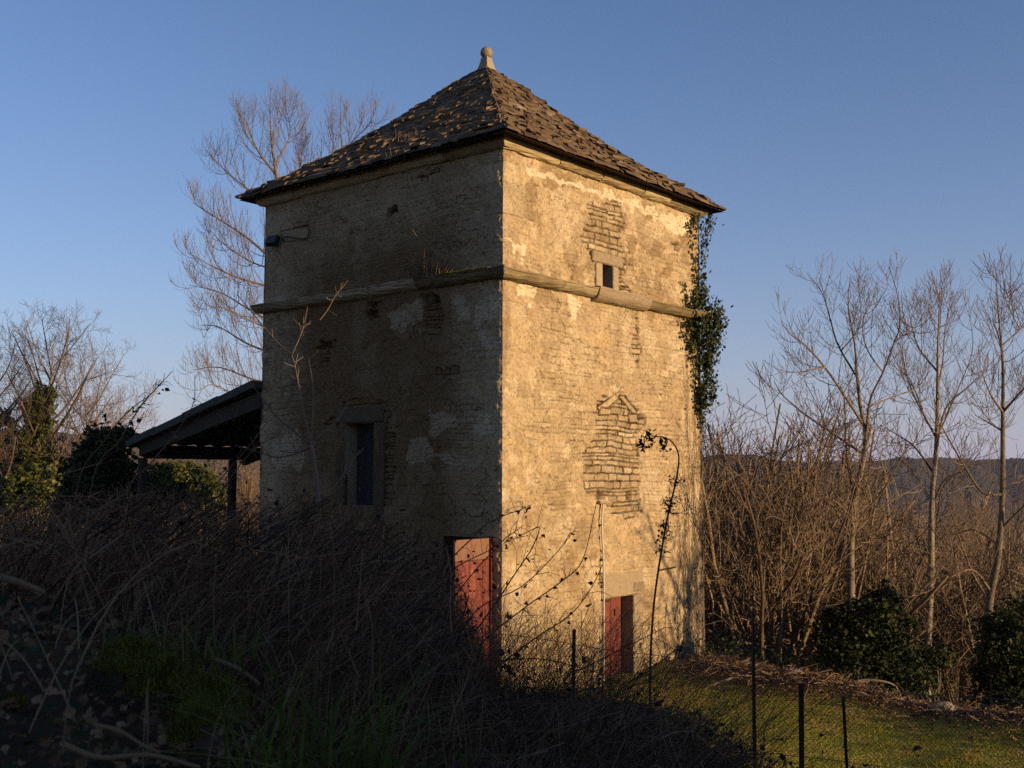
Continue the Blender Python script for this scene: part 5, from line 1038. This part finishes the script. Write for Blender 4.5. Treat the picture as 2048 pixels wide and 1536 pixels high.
def litter():
    rng = np.random.default_rng(211); mb = MB(); n = 30000; t = rng.random(n); o = rng.normal(size=n) * .6
    line = np.array([(3.5, 20.3), (4.4, 19.4), (5.4, 18.4), (7.5, 16.2), (9.8, 14.2)]); q = spline(line, 60); i = (t * 58).astype(int); c = q[i] + (q[i + 1] - q[i]) * rng.random((n, 1)); pr = np.array([.66, .75]); xy = c + o[:, None] * pr + .25 * pr
    B = gp(xy[:, 0], xy[:, 1]) + np.array([0, 0, 1]) * rng.random((n, 1)) * .06; leaves(mb, rng, B, rng.uniform(.03, .075, n), np.clip(rng.normal(.45, .25, n), 0, 1), 2.0, up=np.broadcast_to([0., 0, 1], (n, 3)))
    tag(mb.build('leaf_litter', M['litter']), kind='stuff')
    mb = MB(); n = 2600; i = rng.integers(0, 58, n); c = q[i] + rng.normal(size=(n, 1)) * .6 * pr + .3 * pr; B = gp(c[:, 0], c[:, 1]) + [0, 0, .05]; a = rng.random(n) * 6.28; L = rng.uniform(.1, .7, n); d = np.stack([np.cos(a), np.sin(a), rng.uniform(-.05, .5, n)], -1); t5 = np.linspace(-.5, .5, 5)
    P = B[:, None] + d[:, None] * (L[:, None] * t5)[..., None] + rng.normal(size=(n, 5, 3)) * .03; tubes(mb, P, rng.uniform(.003, .010, n)[:, None] * np.ones((1, 5)), 4, rng.random(n)); tag(mb.build('fallen_twigs', M['straw']), kind='stuff')
    for k, (px, py, sz, lab) in enumerate(((1872, 1440, .17, 'pale stone on the leaf-litter ridge near the right edge'), (1580, 1384, .13, 'pale stone on the leaf-litter ridge right of the thin whip'), (1900, 1452, .10, 'smaller pale stone beside the larger one near the right edge'))):
        y = 17.0 if px > 1800 else 18.8; x = (px - 1024) / F_PX * y; b = gp(x, y); bm = bmesh.new(); bmesh.ops.create_icosphere(bm, subdivisions=3, radius=1); V = np.array([v.co[:] for v in bm.verts]); F = [[v.index for v in f.verts] for f in bm.faces]; bm.free()
        V = V * (1 + .5 * (fbm(V[:, 0] * 1.6 + k * 3, V[:, 1] * 1.6 + V[:, 2], k, 3) - .5))[:, None] * np.array([1.3, .9, .75]) * sz; tag(MB().add(V + b + [0, 0, sz * .35], F).build('rubble_stone', M['rock']), lab, 'stone', 'stones on the ridge')
    for k, (pts, lab) in enumerate((([(1690, 1385), (1730, 1360), (1790, 1372), (1810, 1385)], 'bent fallen branch lying on the leaf-litter ridge below the large ivy bush'), ([(1420, 1370), (1480, 1352), (1540, 1370), (1600, 1385)], 'long fallen branch on the ridge right of the tower foot'), ([(1590, 1340), (1610, 1352), (1650, 1395)], 'thin fallen stick sloping down beside the large ivy bush'))):
        P = at([p[0] for p in pts], [p[1] for p in pts], 18.6); P[:, 2] = np.maximum(P[:, 2], ground(P[:, 0], P[:, 1]) + .03); P[[0, -1], 2] = ground(P[[0, -1], 0], P[[0, -1], 1]) + .02; mb = MB(); tube1(mb, list(P), .022, .012, 6, 20); tag(mb.build('fallen_branch', M['bark']), lab, 'branch', 'branches on the ridge')
    # low ivy and weeds behind the ridge
    mb = MB(); n = 5000; x = rng.uniform(3.6, 11, n); y = 20.4 - (x - 3.6) * .95 + rng.uniform(.7, 3.2, n); B = gp(x, y) + np.array([0, 0, 1]) * (rng.random((n, 1)) ** 1.5) * .5; leaves(mb, rng, B, rng.uniform(.05, .1, n), rng.random(n), up=np.broadcast_to([.4, -.4, .8], (n, 3))); tag(mb.build('ground_ivy', M['ivy']), kind='stuff')
litter()

def foreground():
    rng = np.random.default_rng(221)
    # moss cushions
    for k, (px, py, rx, rz, lab) in enumerate(((262, 1290, 62, 26, 'largest yellow-green moss cushion on the near bank, uppermost'), (340, 1325, 60, 24, 'flat moss cushion in the middle of the near bank'), (420, 1375, 75, 42, 'broad moss cushion at the right end of the near bank'), (300, 1345, 40, 16, 'small moss cushion between the others on the near bank'), (30, 1400, 34, 22, 'small moss patch near the left edge of the bank'), (365, 1440, 18, 10, 'tiny bright moss tuft below the broad moss cushion'))):
        y = 2.15 - (py - 1290) * .0021; c = at(px, py, y); kx = y / F_PX; n1, n2 = 28, 14; a = np.linspace(0, 2 * math.pi, n1, endpoint=False); e = np.linspace(0, math.pi / 2, n2); Ag, Eg = np.meshgrid(a, e, indexing='ij'); rr = 1 + .5 * (fbm(np.cos(Ag) * 2 + 5 * k, np.sin(Ag) * 2 + Eg * 2, k, 4) - .5)
        V = np.stack([np.cos(Ag) * np.cos(Eg) * rx * kx * rr, np.sin(Ag) * np.cos(Eg) * rx * kx * rr, np.sin(Eg) * rz * kx * 1.5 * rr - .02], -1).reshape(-1, 3) + c - [0, 0, rz * kx * .8]
        i, j = np.meshgrid(np.arange(n1), np.arange(n2 - 1), indexing='ij'); F = np.stack([i * n2 + j, ((i + 1) % n1) * n2 + j, ((i + 1) % n1) * n2 + j + 1, i * n2 + j + 1], -1).reshape(-1, 4); mb = MB().add(V, F, .4)
        nb = 2500; ii = rng.integers(0, len(V), nb); blades(mb, rng, V[ii] + rng.normal(size=(nb, 3)) * .006, rng.uniform(.006, .014, nb), .0025, .9, rng.random(nb), 2)
        tag(mb.build('moss_cushion', M['moss']), lab, 'moss', 'moss cushions on the bank')
    # green grass clumps
    for px, py, Y, n, hh, lab in ((600, 1590, 1.75, 90, .30, 'fresh green grass clump low in the middle foreground'), (720, 1580, 1.8, 50, .19, 'low green grass clump at the bottom edge, right of the larger one'), (300, 1300, 2.35, 46, .15, 'fresh green grass clump behind the largest moss cushion'), (385, 1310, 2.35, 30, .12, 'small green grass clump right of the largest moss cushion')):
        c = at(px, py, Y); mb = MB(); P = c + rng.normal(size=(n, 3)) * np.array([.07, .05, .01]); P[:, 2] = np.minimum(P[:, 2], c[2]) - .02; blades(mb, rng, P, rng.uniform(.45, 1.1, n) * hh, rng.uniform(.006, .0125, n), 2.2, seg=9); tag(mb.build('grass_clump', M['fgrass']), lab, 'grass', 'green grass clumps in the foreground')
    # pale dry stems on the near bank
    mb = MB(); n = 200; x = rng.uniform(-1.9, .3, n); y = rng.uniform(1.7, 3.6, n); px = 1024 + x / y * F_PX; ok = px < 760; x, y = x[ok], y[ok]; B = gp(x, y); n = len(x); L = rng.uniform(.08, .42, n) * np.where(px[ok] < 420, 1, .55); a = rng.random(n) * 6.28; l = rng.uniform(0, .6, n); t = np.linspace(0, 1, 7)
    P = B[:, None] + (np.stack([np.cos(a) * l, np.sin(a) * l, np.ones(n)], -1) * L[:, None])[:, None] * t[None, :, None] + np.stack([np.cos(a) * 1.2, np.sin(a), -.8 * np.ones(n)], -1)[:, None] * (L * rng.random(n) * .4)[:, None, None] * (t ** 3)[None, :, None]
    tubes(mb, P, (rng.uniform(.0008, .0019, n))[:, None] * (1.2 - .6 * t), 4, rng.uniform(.4, 1, n)); tag(mb.build('dry_stems', M['straw']), kind='stuff')
    for k, (pts, Y, lab) in enumerate((([(450, 1520), (440, 1440), (430, 1300), (428, 1200), (432, 1120)], 2.4, 'tall pale dry stem standing left of the green grass clump'), ([(618, 1400), (618, 1300), (617, 1180), (616, 1100)], 4.2, 'tall straight pale stem in front of the thicket'), ([(290, 1390), (320, 1330), (335, 1240), (340, 1220)], 2.2, 'short pale leaning stem over the moss'), ([(250, 1370), (265, 1300), (272, 1200), (280, 1130), (252, 1060)], 2.6, 'pale dry stem bent over near the moss at the left'), ([(225, 1345), (205, 1260), (180, 1210), (150, 1105), (130, 1000), (110, 990)], 2.5, 'long thin pale stem reaching up left over the bank'))):
        cane('dry_weed', lab, 'pale dry stems in the foreground', pts, Y, .0022, .0012, 0, 230 + k, 'straw', 'weed', side=4)
    # leaf litter, ivy leaves, dead twigs on the bank
    mb = MB(); n = 9000; x = rng.uniform(-2.2, .4, n); y = rng.uniform(1.3, 3.4, n); B = gp(x, y) + [0, 0, .01]; leaves(mb, rng, B, rng.uniform(.007, .03, n), rng.random(n), 2.5, up=np.broadcast_to([0, -.5, .8], (n, 3))); tag(mb.build('fallen_leaves', M['litter']), kind='stuff')
    mb = MB(); n = 260; x = rng.uniform(-1.6, .1, n); y = rng.uniform(1.4, 2.6, n); B = gp(x, y) + np.array([0, 0, 1]) * rng.uniform(.01, .06, (n, 1)); leaves(mb, rng, B, rng.uniform(.012, .032, n), rng.random(n) * .5, 1.2, up=np.broadcast_to([0, -.6, .7], (n, 3))); tag(mb.build('creeping_ivy', M['ivy']), kind='stuff')
    for k, (pts, Y, r, lab) in enumerate((([(0, 1155), (40, 1165), (90, 1185)], 2.5, .009, 'pale broken stick at the left edge of the bank'), ([(130, 1490), (200, 1515), (300, 1510), (400, 1535)], 1.55, .0042, 'long pale twig along the bottom edge'), ([(190, 1450), (240, 1462), (285, 1490), (320, 1505)], 1.6, .0032, 'short forked pale twig above the long bottom twig'), ([(430, 1320), (480, 1340), (520, 1370)], 2.3, .006, 'thin brown twig right of the moss cushions'))):
        P = at([p[0] for p in pts], [p[1] for p in pts], Y); mb = MB(); tube1(mb, list(P), r, r * .6, 7, 16); tag(mb.build('dead_twig', M['straw']), lab, 'twig', 'twigs on the bank')
foreground()

# ------------------------------------------------------------------ thin evening haze in the valley
def haze():
    mb = MB(); box(mb, (0, 0, 0), X3, Y3, Z3, (-1450, -1450, -120), (1450, 1450, 75), 0); m = bpy.data.materials.new('haze'); m.use_nodes = True; t = m.node_tree; t.nodes.clear()
    o = t.nodes.new('ShaderNodeOutputMaterial'); v = t.nodes.new('ShaderNodeVolumePrincipled'); v.inputs['Density'].default_value = 0.00011; v.inputs['Color'].default_value = (.82, .86, .95, 1); t.links.new(v.outputs[0], o.inputs['Volume'])
    tag(mb.build('haze', m), kind='stuff')
haze()
